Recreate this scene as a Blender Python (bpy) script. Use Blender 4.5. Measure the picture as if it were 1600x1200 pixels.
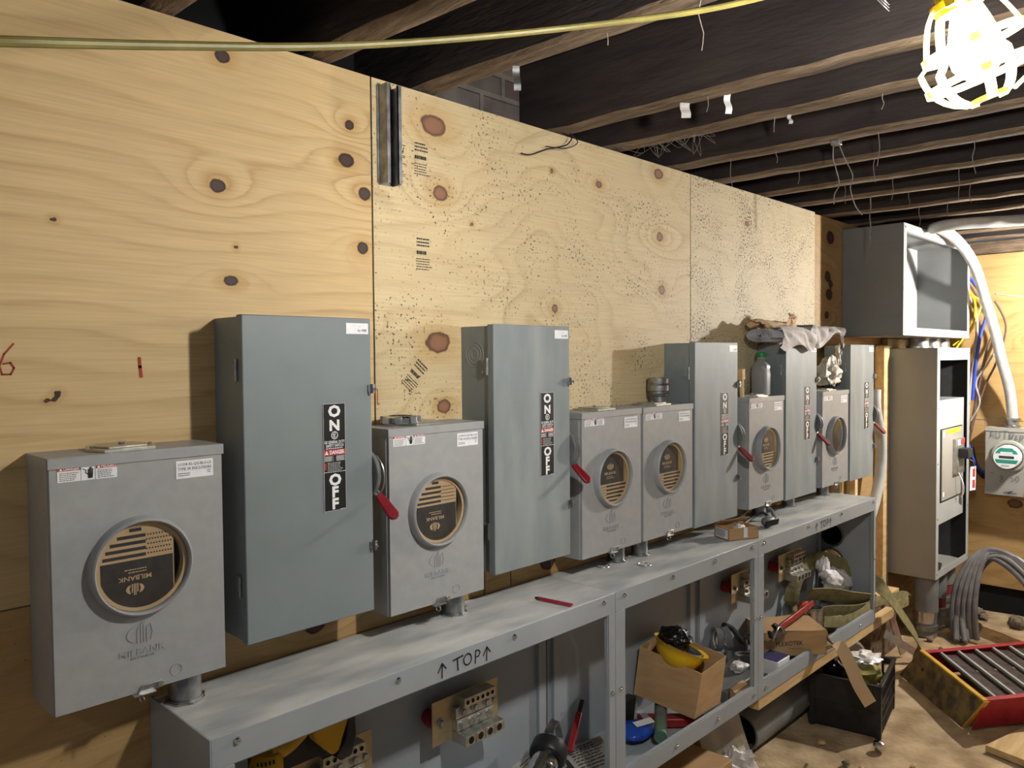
import bpy, math, random
import numpy as np
from mathutils import Vector as V, Matrix

S = bpy.context.scene
for o in list(bpy.data.objects):
    bpy.data.objects.remove(o)
COL = S.collection

# ---------------------------------------------------------------- camera
def make_camera():
    a, b, r = math.radians(44.23), math.radians(-1.888), math.radians(-0.46)
    F = V((math.cos(b) * math.cos(a), math.cos(b) * math.sin(a), math.sin(b)))
    R = F.cross(V((0, 0, 1))).normalized(); U = R.cross(F)
    R2 = R * math.cos(r) + U * math.sin(r); U2 = -R * math.sin(r) + U * math.cos(r)
    cd = bpy.data.cameras.new('camera'); cd.sensor_fit = 'HORIZONTAL'; cd.sensor_width = 36.0
    cd.lens = 1222.7 / 1600 * 36.0; cd.clip_start = 0.02
    co = bpy.data.objects.new('camera', cd); COL.objects.link(co)
    m = Matrix((R2, U2, -F)).transposed().to_4x4(); m.translation = V((0, -1.72, 1.6))
    co.matrix_world = m
    S.camera = co
make_camera()

# ---------------------------------------------------------------- world, exposure
w = bpy.data.worlds.new('basement_air'); S.world = w; w.use_nodes = True
w.node_tree.nodes['Background'].inputs[0].default_value = (0.80, 0.84, 0.92, 1)
w.node_tree.nodes['Background'].inputs[1].default_value = 0.055
S.view_settings.view_transform = 'Standard'
S.view_settings.look = 'None'
S.view_settings.gamma = 1.0
S.view_settings.use_curve_mapping = False
S.view_settings.exposure = 1.6
LAMP_A = 470.0
LAMP_B = 1500.0
FILL_C = 60.0  # strength of the added fill behind the camera

# ---------------------------------------------------------------- materials
def nodes(name):
    m = bpy.data.materials.new(name); m.use_nodes = True
    nt = m.node_tree
    return m, nt, nt.nodes['Principled BSDF']

def srgb(*c):
    out = []
    for x in c[:3]:
        x = x / 255.0
        out.append(x / 12.92 if x <= 0.04045 else ((x + 0.055) / 1.055) ** 2.4)
    return (*out, 1)

def mat(name, c1, c2=None, scale=8.0, rough=0.5, metal=0.0, bump=0.0, bscale=None, stretch=(1, 1, 1), lo=0.35, hi=0.65,
        rough2=None, trans=0.0, ior=1.45, spec=0.5, detail=4.0, alpha=1.0, coat=0.0):
    m, nt, p = nodes(name)
    c2 = c2 or tuple(min(1, x * 1.12 + 0.003) for x in c1[:3]) + (1,)
    tc = nt.nodes.new('ShaderNodeTexCoord'); mp = nt.nodes.new('ShaderNodeMapping')
    mp.inputs['Scale'].default_value = stretch
    nt.links.new(tc.outputs['Object'], mp.inputs[0])
    n = nt.nodes.new('ShaderNodeTexNoise'); n.inputs['Scale'].default_value = scale; n.inputs['Detail'].default_value = detail
    nt.links.new(mp.outputs[0], n.inputs[0])
    r = nt.nodes.new('ShaderNodeValToRGB')
    r.color_ramp.elements[0].position = lo; r.color_ramp.elements[0].color = c1
    r.color_ramp.elements[1].position = hi; r.color_ramp.elements[1].color = c2
    nt.links.new(n.outputs[0], r.inputs[0]); nt.links.new(r.outputs[0], p.inputs['Base Color'])
    p.inputs['Roughness'].default_value = rough; p.inputs['Metallic'].default_value = metal
    p.inputs['Transmission Weight'].default_value = trans; p.inputs['IOR'].default_value = ior
    p.inputs['Specular IOR Level'].default_value = spec
    p.inputs['Coat Weight'].default_value = coat
    p.inputs['Alpha'].default_value = alpha
    if rough2 is not None:
        mr = nt.nodes.new('ShaderNodeMapRange')
        mr.inputs['To Min'].default_value = rough; mr.inputs['To Max'].default_value = rough2
        nt.links.new(n.outputs[0], mr.inputs[0]); nt.links.new(mr.outputs[0], p.inputs['Roughness'])
    if bump > 0:
        n2 = nt.nodes.new('ShaderNodeTexNoise'); n2.inputs['Scale'].default_value = bscale or scale * 4; n2.inputs['Detail'].default_value = 5
        nt.links.new(mp.outputs[0], n2.inputs[0])
        b = nt.nodes.new('ShaderNodeBump'); b.inputs['Strength'].default_value = bump; b.inputs['Distance'].default_value = 0.01
        nt.links.new(n2.outputs[0], b.inputs['Height']); nt.links.new(b.outputs[0], p.inputs['Normal'])
    return m

M = {}
M['meter_paint'] = mat('meter_paint', srgb(152, 153, 153), srgb(158, 159, 159), 30, rough=0.42, bump=0.02, bscale=400)
M['switch_paint'] = mat('switch_paint', srgb(119, 127, 130), srgb(128, 136, 139), 4, rough=0.45, rough2=0.55, bump=0.02, bscale=300, detail=6)
M['switch_dusty'] = mat('switch_paint_dusty', srgb(120, 128, 131), srgb(150, 156, 155), 6, rough=0.45, rough2=0.65, stretch=(1.6, 1, 0.45), detail=9, lo=.4, hi=.8)
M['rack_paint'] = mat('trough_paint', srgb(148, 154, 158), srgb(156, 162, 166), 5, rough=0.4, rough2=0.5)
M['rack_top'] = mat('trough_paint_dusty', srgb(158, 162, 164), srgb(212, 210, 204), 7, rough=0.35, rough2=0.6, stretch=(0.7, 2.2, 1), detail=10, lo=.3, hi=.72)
M['box_dark'] = mat('box_paint', srgb(110, 111, 110), srgb(120, 120, 118), 4, rough=0.5)
M['taupe'] = mat('panel_paint', srgb(150, 147, 138), srgb(156, 153, 144), 4, rough=0.5)
M['inner'] = mat('interior_paint', srgb(164, 167, 165), srgb(172, 175, 173), 4, rough=0.5)
M['zinc'] = mat('zinc_plated_steel', srgb(150, 150, 150), srgb(190, 190, 188), 40, rough=0.28, metal=1.0, rough2=0.45)
M['galv'] = mat('galvanised_steel', srgb(120, 122, 124), srgb(172, 172, 170), 25, rough=0.4, metal=0.9, rough2=0.55)
M['chrome'] = mat('bright_steel', srgb(200, 200, 200), srgb(225, 225, 225), 30, rough=0.15, metal=1.0)
M['brass'] = mat('yellow_zinc_plate', srgb(176, 160, 128), srgb(192, 176, 142), 20, rough=0.42, metal=0.75)
M['alu'] = mat('aluminium', srgb(176, 174, 164), srgb(198, 196, 186), 30, rough=0.38, metal=0.85)
M['white'] = mat('white_label', srgb(226, 226, 230), srgb(236, 236, 238), 30, rough=0.5)
M['ink'] = mat('black_ink', srgb(20, 20, 20), srgb(30, 30, 30), 30, rough=0.6)
M['blackvinyl'] = mat('black_vinyl', srgb(14, 14, 15), srgb(20, 20, 21), 30, rough=0.45)
M['whitevinyl'] = mat('white_vinyl', srgb(232, 234, 234), srgb(240, 240, 240), 30, rough=0.45)
M['dangerred'] = mat('danger_red', srgb(176, 52, 52), srgb(184, 58, 58), 30, rough=0.45)
M['grip'] = mat('red_grip', srgb(116, 14, 27), srgb(128, 18, 31), 30, rough=0.35)
M['red'] = mat('red_plastic', srgb(134, 26, 34), srgb(150, 34, 40), 20, rough=0.4)
M['redfib'] = mat('red_fibreglass', srgb(158, 28, 42), srgb(176, 42, 54), 20, rough=0.5)
M['orange'] = mat('orange_rag', srgb(190, 70, 30), srgb(206, 84, 40), 20, rough=0.8)
M['yellow'] = mat('yellow_plastic', srgb(226, 176, 20), srgb(238, 190, 36), 10, rough=0.4)
M['toolyellow'] = mat('tool_yellow', srgb(196, 150, 20), srgb(212, 164, 32), 10, rough=0.5)
M['cordyel'] = mat('yellow_cord', srgb(104, 96, 48), srgb(120, 110, 56), 30, rough=0.5)
M['cageyel'] = mat('cage_yellow', srgb(244, 214, 40), srgb(250, 222, 60), 10, rough=0.45)
M['black'] = mat('black_plastic', srgb(28, 28, 30), srgb(40, 40, 42), 20, rough=0.4)
M['blackbag'] = mat('black_film', srgb(10, 10, 11), srgb(18, 18, 19), 20, rough=0.22, bump=0.6, bscale=40)
M['hollow_shade'] = mat('painted_hollow_shade', srgb(10, 10, 10), srgb(14, 13, 12), 20, rough=0.9)  # near-black colour standing in for the shade inside holes and hollows
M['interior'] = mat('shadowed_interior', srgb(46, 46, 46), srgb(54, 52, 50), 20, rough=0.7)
M['card'] = mat('cardboard', srgb(176, 140, 98), srgb(190, 154, 110), 6, rough=0.85, stretch=(1, 1, 6))
M['cardtan'] = mat('kraft_insert', srgb(206, 172, 130), srgb(216, 184, 142), 6, rough=0.8)
M['cardink'] = mat('kraft_print', srgb(60, 54, 50), srgb(70, 63, 58), 60, rough=0.8)
M['bluefilm'] = mat('blue_packet', srgb(30, 70, 170), srgb(44, 86, 190), 20, rough=0.25)
M['greytool'] = mat('grey_plastic', srgb(96, 98, 98), srgb(110, 112, 112), 20, rough=0.45)
M['greenbox'] = mat('grey_green_plastic', srgb(112, 122, 112), srgb(122, 132, 120), 20, rough=0.5)
M['pvc'] = mat('grey_pvc', srgb(176, 176, 172), srgb(190, 190, 186), 10, rough=0.4)
M['pvcdk'] = mat('conduit_grey', srgb(112, 112, 110), srgb(128, 128, 126), 6, rough=0.5)
M['whitebag'] = mat('white_bag', srgb(228, 222, 222), srgb(244, 240, 240), 8, rough=0.5, bump=0.5, bscale=30)
M['paper'] = mat('crumpled_paper', srgb(196, 190, 186), srgb(212, 206, 202), 8, rough=0.85, bump=0.3, bscale=60)
M['blueprint'] = mat('rolled_drawings', srgb(168, 168, 176), srgb(188, 186, 190), 14, rough=0.8)
M['greenstrap'] = mat('olive_webbing', srgb(120, 112, 72), srgb(146, 136, 94), 30, rough=0.85, bump=0.4, bscale=200)
M['greencap'] = mat('green_cap', srgb(30, 120, 70), srgb(36, 130, 78), 20, rough=0.4)
M['milky'] = mat('milky_plastic', srgb(150, 150, 150), srgb(162, 162, 160), 20, rough=0.35, trans=0.25)
M['stick'] = mat('pale_wood', srgb(216, 190, 144), srgb(228, 204, 158), 20, rough=0.7)
M['lumber'] = mat('lumber', srgb(190, 158, 106), srgb(214, 184, 134), 10, rough=0.75, stretch=(0.5, 3, 3))
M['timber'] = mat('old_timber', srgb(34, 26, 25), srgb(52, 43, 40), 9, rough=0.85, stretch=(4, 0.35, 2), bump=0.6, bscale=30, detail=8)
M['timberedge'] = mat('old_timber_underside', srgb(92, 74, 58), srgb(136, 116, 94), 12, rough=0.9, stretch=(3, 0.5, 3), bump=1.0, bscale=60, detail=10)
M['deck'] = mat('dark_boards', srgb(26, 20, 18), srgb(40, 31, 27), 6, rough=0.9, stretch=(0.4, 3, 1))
M['web'] = mat('dusty_thread', srgb(120, 112, 104), srgb(150, 142, 134), 30, rough=0.9)
M['ladderyel'] = mat('ladder_foot_yellow', srgb(196, 152, 44), srgb(216, 174, 64), 14, rough=0.6)
M['ladderdirt'] = mat('dirty_ladder_foot', srgb(84, 76, 60), srgb(146, 124, 80), 16, rough=0.8, detail=8)
M['rubber'] = mat('tread_rubber', srgb(60, 52, 50), srgb(86, 74, 68), 20, rough=0.9, bump=0.5, bscale=120)
M['cablegrey'] = mat('grey_cable_jacket', srgb(98, 94, 93), srgb(126, 122, 119), 12, rough=0.35)
M['cablewhite'] = mat('white_cable_wrap', srgb(168, 165, 161), srgb(190, 187, 183), 16, rough=0.45)
M['wy'] = mat('yellow_wire', srgb(226, 206, 30), srgb(236, 216, 46), 20, rough=0.4)
M['wb'] = mat('blue_wire', srgb(40, 64, 176), srgb(56, 80, 190), 20, rough=0.4)
M['wr'] = mat('red_wire', srgb(200, 40, 44), srgb(210, 54, 56), 20, rough=0.4)
M['wbr'] = mat('brown_wire', srgb(92, 70, 62), srgb(106, 84, 74), 20, rough=0.4)
M['wg'] = mat('pale_grey_wire', srgb(150, 140, 134), srgb(168, 158, 150), 20, rough=0.4)
M['teal'] = mat('meter_face_green', srgb(40, 140, 120), srgb(50, 152, 130), 20, rough=0.5)
M['yellowtape'] = mat('yellow_tape', srgb(226, 210, 40), srgb(236, 220, 60), 20, rough=0.5)
M['pinkspray'] = mat('red_spray_paint', srgb(206, 70, 60), srgb(216, 86, 76), 20, rough=0.7)
M['bagtan'] = mat('plastic_film_tan', srgb(176, 166, 148), srgb(200, 192, 174), 10, rough=0.42, bump=0.5, bscale=60)
M['bagclear'] = mat('clear_film', srgb(196, 190, 184), srgb(226, 222, 218), 10, rough=0.5, bump=0.5, bscale=50, trans=0.15)
M['oliveyel'] = mat('olive_cloth', srgb(118, 108, 48), srgb(146, 134, 64), 12, rough=0.5)
M['scrap'] = mat('rubble', srgb(96, 84, 70), srgb(150, 134, 112), 12, rough=0.9)
M['pencilred'] = mat('red_paint', srgb(140, 30, 40), srgb(150, 38, 46), 20, rough=0.4)
M['marker'] = mat('marker_red', srgb(150, 54, 34), srgb(160, 60, 40), 20, rough=0.7)
M['silverband'] = mat('silver_band', srgb(190, 186, 184), srgb(214, 210, 208), 10, rough=0.25, metal=0.8)
M['maroon'] = mat('maroon_band', srgb(110, 40, 46), srgb(122, 50, 54), 10, rough=0.4)

def glass_mat():
    m, nt, p = nodes('clear_cover')
    p.inputs['Base Color'].default_value = (0.9, 0.92, 0.93, 1); p.inputs['Roughness'].default_value = 0.03
    g = nt.nodes.new('ShaderNodeBsdfGlossy'); g.inputs['Roughness'].default_value = 0.05
    t = nt.nodes.new('ShaderNodeBsdfTransparent'); t.inputs[0].default_value = (0.93, 0.94, 0.94, 1)
    lw = nt.nodes.new('ShaderNodeFresnel'); lw.inputs[0].default_value = 1.35
    mx = nt.nodes.new('ShaderNodeMixShader')
    ge = nt.nodes.new('ShaderNodeNewGeometry'); iv = nt.nodes.new('ShaderNodeMath'); iv.operation = 'SUBTRACT'; iv.inputs[0].default_value = 1.0
    ml = nt.nodes.new('ShaderNodeMath'); ml.operation = 'MULTIPLY'; nt.links.new(ge.outputs['Backfacing'], iv.inputs[1])
    nt.links.new(iv.outputs[0], ml.inputs[0]); nt.links.new(lw.outputs[0], ml.inputs[1])
    nt.links.new(ml.outputs[0], mx.inputs[0]); nt.links.new(t.outputs[0], mx.inputs[1]); nt.links.new(g.outputs[0], mx.inputs[2])
    nt.links.new(mx.outputs[0], nt.nodes['Material Output'].inputs[0])
    return m
M['glass'] = glass_mat()

def emit_mat(name, col, s):
    m, nt, p = nodes(name)
    p.inputs['Base Color'].default_value = (1, 1, 1, 1)
    p.inputs['Emission Color'].default_value = col; p.inputs['Emission Strength'].default_value = s
    return m

def brick_mat():
    m, nt, p = nodes('old_brick')
    tc = nt.nodes.new('ShaderNodeTexCoord'); mp = nt.nodes.new('ShaderNodeMapping')
    mp.inputs['Rotation'].default_value = (math.radians(90), 0, 0)
    nt.links.new(tc.outputs['Object'], mp.inputs[0])
    br = nt.nodes.new('ShaderNodeTexBrick')
    br.inputs['Color1'].default_value = srgb(92, 76, 72); br.inputs['Color2'].default_value = srgb(112, 104, 98)
    br.inputs['Mortar'].default_value = srgb(120, 114, 106); br.inputs['Scale'].default_value = 1.0
    br.inputs['Brick Width'].default_value = 0.2; br.inputs['Row Height'].default_value = 0.075; br.inputs['Mortar Size'].default_value = 0.012
    br.inputs['Mortar Smooth'].default_value = 0.4
    nt.links.new(mp.outputs[0], br.inputs[0])
    n = nt.nodes.new('ShaderNodeTexNoise'); n.inputs['Scale'].default_value = 14; n.inputs['Detail'].default_value = 8
    nt.links.new(tc.outputs['Object'], n.inputs[0])
    mx = nt.nodes.new('ShaderNodeMixRGB'); mx.blend_type = 'OVERLAY'; mx.inputs[0].default_value = 0.6
    nt.links.new(br.outputs[0], mx.inputs[1]); nt.links.new(n.outputs[0], mx.inputs[2])
    nt.links.new(mx.outputs[0], p.inputs['Base Color']); p.inputs['Roughness'].default_value = 0.95
    b = nt.nodes.new('ShaderNodeBump'); b.inputs['Strength'].default_value = 0.8; b.inputs['Distance'].default_value = 0.01
    b.invert = True
    nt.links.new(br.outputs['Fac'], b.inputs['Height']); nt.links.new(b.outputs[0], p.inputs['Normal'])
    return m
M['brick'] = brick_mat()

def ply_mat(name, light, dark, knotc, speck, fine=1.0):
    """plywood: growth-ring phase and knot distance come from the sheet's own vertices"""
    m, nt, p = nodes(name)
    N = nt.nodes.new; L = nt.links.new
    ga = N('ShaderNodeAttribute'); ga.attribute_name = 'grain'
    ka = N('ShaderNodeAttribute'); ka.attribute_name = 'knot'
    tc = N('ShaderNodeTexCoord')
    mp = N('ShaderNodeMapping'); mp.inputs['Scale'].default_value = (3, 3, 60); L(tc.outputs['Object'], mp.inputs[0])
    ns = N('ShaderNodeTexNoise'); ns.inputs['Scale'].default_value = 1.5; ns.inputs['Detail'].default_value = 6; L(mp.outputs[0], ns.inputs[0])
    add = N('ShaderNodeMath'); add.operation = 'MULTIPLY_ADD'; add.inputs[1].default_value = 0.35 * fine
    L(ns.outputs[0], add.inputs[0]); L(ga.outputs['Fac'], add.inputs[2])
    fr = N('ShaderNodeMath'); fr.operation = 'FRACT'; L(add.outputs[0], fr.inputs[0])
    ramp = N('ShaderNodeValToRGB'); cr = ramp.color_ramp
    mid = tuple((a * .55 + b * .45) for a, b in zip(light[:3], dark[:3])) + (1,)
    cr.elements[0].position = 0.0; cr.elements[0].color = light
    cr.elements[1].position = 1.0; cr.elements[1].color = light
    for pos, c in ((0.35, light), (0.72, mid), (0.86, dark), (0.93, mid)):
        e = cr.elements.new(pos); e.color = c
    L(fr.outputs[0], ramp.inputs[0])
    # large soft patches where the rings fade out
    n2 = N('ShaderNodeTexNoise'); n2.inputs['Scale'].default_value = 2.6; n2.inputs['Detail'].default_value = 3
    mp2 = N('ShaderNodeMapping'); mp2.inputs['Scale'].default_value = (0.8, 1, 1.6); L(tc.outputs['Object'], mp2.inputs[0]); L(mp2.outputs[0], n2.inputs[0])
    r2 = N('ShaderNodeValToRGB'); r2.color_ramp.elements[0].position = 0.36; r2.color_ramp.elements[1].position = 0.66
    r2.color_ramp.elements[0].color = (0.12, 0.12, 0.12, 1); r2.color_ramp.elements[1].color = (0.85, 0.85, 0.85, 1)
    L(n2.outputs[0], r2.inputs[0])
    mx = N('ShaderNodeMixRGB'); L(r2.outputs[0], mx.inputs[0]); mx.inputs[1].default_value = tuple(a * .8 + b * .2 for a, b in zip(light[:3], mid[:3])) + (1,); L(ramp.outputs[0], mx.inputs[2])
    # fine fibre streaks
    mp3 = N('ShaderNodeMapping'); mp3.inputs['Scale'].default_value = (5, 5, 160); L(tc.outputs['Object'], mp3.inputs[0])
    n3 = N('ShaderNodeTexNoise'); n3.inputs['Scale'].default_value = 1.0; n3.inputs['Detail'].default_value = 4; L(mp3.outputs[0], n3.inputs[0])
    m3 = N('ShaderNodeMapRange'); m3.inputs['From Min'].default_value = 0.3; m3.inputs['From Max'].default_value = 0.7
    m3.inputs['To Min'].default_value = 0.9; m3.inputs['To Max'].default_value = 1.07; L(n3.outputs[0], m3.inputs[0])
    mul = N('ShaderNodeMixRGB'); mul.blend_type = 'MULTIPLY'; mul.inputs[0].default_value = 1.0
    L(mx.outputs[0], mul.inputs[1]); L(m3.outputs[0], mul.inputs[2])
    last = mul.outputs[0]
    # mould / dirt specks
    n4 = N('ShaderNodeTexNoise'); n4.inputs['Scale'].default_value = 110; n4.inputs['Detail'].default_value = 5; L(tc.outputs['Object'], n4.inputs[0])
    n5 = N('ShaderNodeTexNoise'); n5.inputs['Scale'].default_value = 5; n5.inputs['Detail'].default_value = 4; L(tc.outputs['Object'], n5.inputs[0])
    s5 = N('ShaderNodeMapRange'); s5.inputs['From Min'].default_value = 0.35; s5.inputs['From Max'].default_value = 0.75
    s5.inputs['To Min'].default_value = 0.82 - 0.10 * speck; s5.inputs['To Max'].default_value = 0.70 - 0.12 * speck; L(n5.outputs[0], s5.inputs[0])
    sb = N('ShaderNodeMath'); sb.operation = 'SUBTRACT'; L(n4.outputs[0], sb.inputs[0]); L(s5.outputs[0], sb.inputs[1])
    ms = N('ShaderNodeMath'); ms.operation = 'MULTIPLY'; ms.inputs[1].default_value = 14; ms.use_clamp = True; L(sb.outputs[0], ms.inputs[0])
    mk = N('ShaderNodeMixRGB'); L(ms.outputs[0], mk.inputs[0]); L(last, mk.inputs[1]); mk.inputs[2].default_value = srgb(84, 66, 40)
    last = mk.outputs[0]
    # knots: attribute 1 at the rim, 0 at the heart
    kr = N('ShaderNodeValToRGB'); kr.color_ramp.elements[0].position = 0.40; kr.color_ramp.elements[0].color = (1, 1, 1, 1)
    kr.color_ramp.elements[1].position = 0.46; kr.color_ramp.elements[1].color = (0, 0, 0, 1)
    n6 = N('ShaderNodeTexNoise'); n6.inputs['Scale'].default_value = 40; L(tc.outputs['Object'], n6.inputs[0])
    ad6 = N('ShaderNodeMath'); ad6.operation = 'MULTIPLY_ADD'; ad6.inputs[1].default_value = 0.16; L(n6.outputs[0], ad6.inputs[0]); L(ka.outputs['Fac'], ad6.inputs[2])
    L(ad6.outputs[0], kr.inputs[0])
    kc = N('ShaderNodeValToRGB'); kc.color_ramp.elements[0].position = 0.0; kc.color_ramp.elements[0].color = tuple(x * 1.15 for x in knotc[:3]) + (1,)
    kc.color_ramp.elements[1].position = 1.0; kc.color_ramp.elements[1].color = tuple(x * .5 for x in knotc[:3]) + (1,)
    e = kc.color_ramp.elements.new(0.30); e.color = knotc
    e = kc.color_ramp.elements.new(0.42); e.color = tuple(x * .3 for x in knotc[:3]) + (1,)
    L(ad6.outputs[0], kc.inputs[0])
    mn = N('ShaderNodeMixRGB'); L(kr.outputs[0], mn.inputs[0]); L(last, mn.inputs[1]); L(kc.outputs[0], mn.inputs[2])
    # amber halo round each knot
    hr = N('ShaderNodeMapRange'); hr.inputs['From Min'].default_value = 0.45; hr.inputs['From Max'].default_value = 1.0
    hr.inputs['To Min'].default_value = 0.45; hr.inputs['To Max'].default_value = 0.0; L(ka.outputs['Fac'], hr.inputs[0])
    L(mn.outputs[0], p.inputs['Base Color'])
    hm = N('ShaderNodeMixRGB'); hm.blend_type = 'MULTIPLY'; L(hr.outputs[0], hm.inputs[0]); L(last, hm.inputs[1]); hm.inputs[2].default_value = srgb(226, 196, 140)
    L(hm.outputs[0], mn.inputs[1])
    p.inputs['Roughness'].default_value = 0.62; p.inputs['Specular IOR Level'].default_value = 0.35
    return m
M['ply1'] = ply_mat('plywood_amber', srgb(208, 180, 132), srgb(178, 145, 97), srgb(72, 54, 46), 0.2)
M['ply2'] = ply_mat('plywood_pale', srgb(208, 188, 148), srgb(186, 160, 120), srgb(140, 100, 76), 1.5)
M['ply3'] = ply_mat('plywood_specked', srgb(206, 190, 154), srgb(188, 168, 130), srgb(120, 84, 62), 1.9)
M['ply4'] = ply_mat('plywood_brown', srgb(180, 148, 100), srgb(148, 114, 72), srgb(72, 48, 38), 0.8)
M['ply5'] = ply_mat('plywood_end', srgb(188, 153, 99), srgb(160, 121, 70), srgb(110, 76, 50), 0.0)
M['floor'] = mat('dusty_floor', srgb(152, 127, 93), srgb(200, 175, 138), 7, rough=0.9, bump=0.8, bscale=40, detail=12, stretch=(1, 1, 1))

def cage_mat():
    m, nt, p = nodes('translucent_yellow_guard')
    p.inputs['Base Color'].default_value = srgb(252, 236, 130); p.inputs['Roughness'].default_value = 0.4
    t = nt.nodes.new('ShaderNodeBsdfTranslucent'); t.inputs[0].default_value = srgb(255, 252, 210)
    mx = nt.nodes.new('ShaderNodeMixShader'); mx.inputs[0].default_value = 0.5
    nt.links.new(p.outputs[0], mx.inputs[1]); nt.links.new(t.outputs[0], mx.inputs[2]); nt.links.new(mx.outputs[0], nt.nodes['Material Output'].inputs[0])
    return m
M['cage'] = cage_mat()

# ---------------------------------------------------------------- mesh helpers
def tag(o, label=None, cat=None, group=None, kind=None):
    if label: o['label'] = label
    if cat: o['category'] = cat
    if group: o['group'] = group
    if kind: o['kind'] = kind
    return o

def empty(name, loc, label=None, cat=None, group=None, rz=0.0):
    o = bpy.data.objects.new(name, None); COL.objects.link(o)
    o.empty_display_size = 0.05; o.location = loc; o.rotation_euler = (0, 0, rz)
    return tag(o, label, cat, group)

def copy_tree(o, parent=None):
    c = o.copy(); COL.objects.link(c)
    if parent: c.parent = parent
    for ch in o.children: copy_tree(ch, c)
    return c

_tc = {}
def text_geo(s, bold):
    k = (s, bold)
    if k not in _tc:
        cu = bpy.data.curves.new('t', 'FONT'); cu.body = s; cu.size = 1.0; cu.resolution_u = 2; cu.offset = bold
        cu.fill_mode = 'FRONT'
        ob = bpy.data.objects.new('t', cu); COL.objects.link(ob)
        dg = bpy.context.evaluated_depsgraph_get(); dg.update()
        me = bpy.data.meshes.new_from_object(ob.evaluated_get(dg))
        vs = [(v.co.x, v.co.y) for v in me.vertices]; fs = [tuple(p.vertices) for p in me.polygons]
        bpy.data.objects.remove(ob); bpy.data.curves.remove(cu); bpy.data.meshes.remove(me)
        _tc[k] = (vs, fs)
    return _tc[k]

def spline(pts, sub=6):
    pts = [V(p) for p in pts]
    if len(pts) < 3 or sub <= 1: return pts
    out = []
    for i in range(len(pts) - 1):
        p0 = pts[max(i - 1, 0)]; p1 = pts[i]; p2 = pts[i + 1]; p3 = pts[min(i + 2, len(pts) - 1)]
        for k in range(sub):
            t = k / sub
            out.append(0.5 * ((2 * p1) + (p2 - p0) * t + (2 * p0 - 5 * p1 + 4 * p2 - p3) * t * t + (3 * p1 - p0 - 3 * p2 + p3) * t ** 3))
    out.append(pts[-1])
    return out

def basis_of(d):
    d = V(d).normalized()
    up = V((0, 0, 1)) if abs(d.z) < 0.9 else V((1, 0, 0))
    a = d.cross(up).normalized(); b = a.cross(d).normalized()
    return d, a, b

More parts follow.
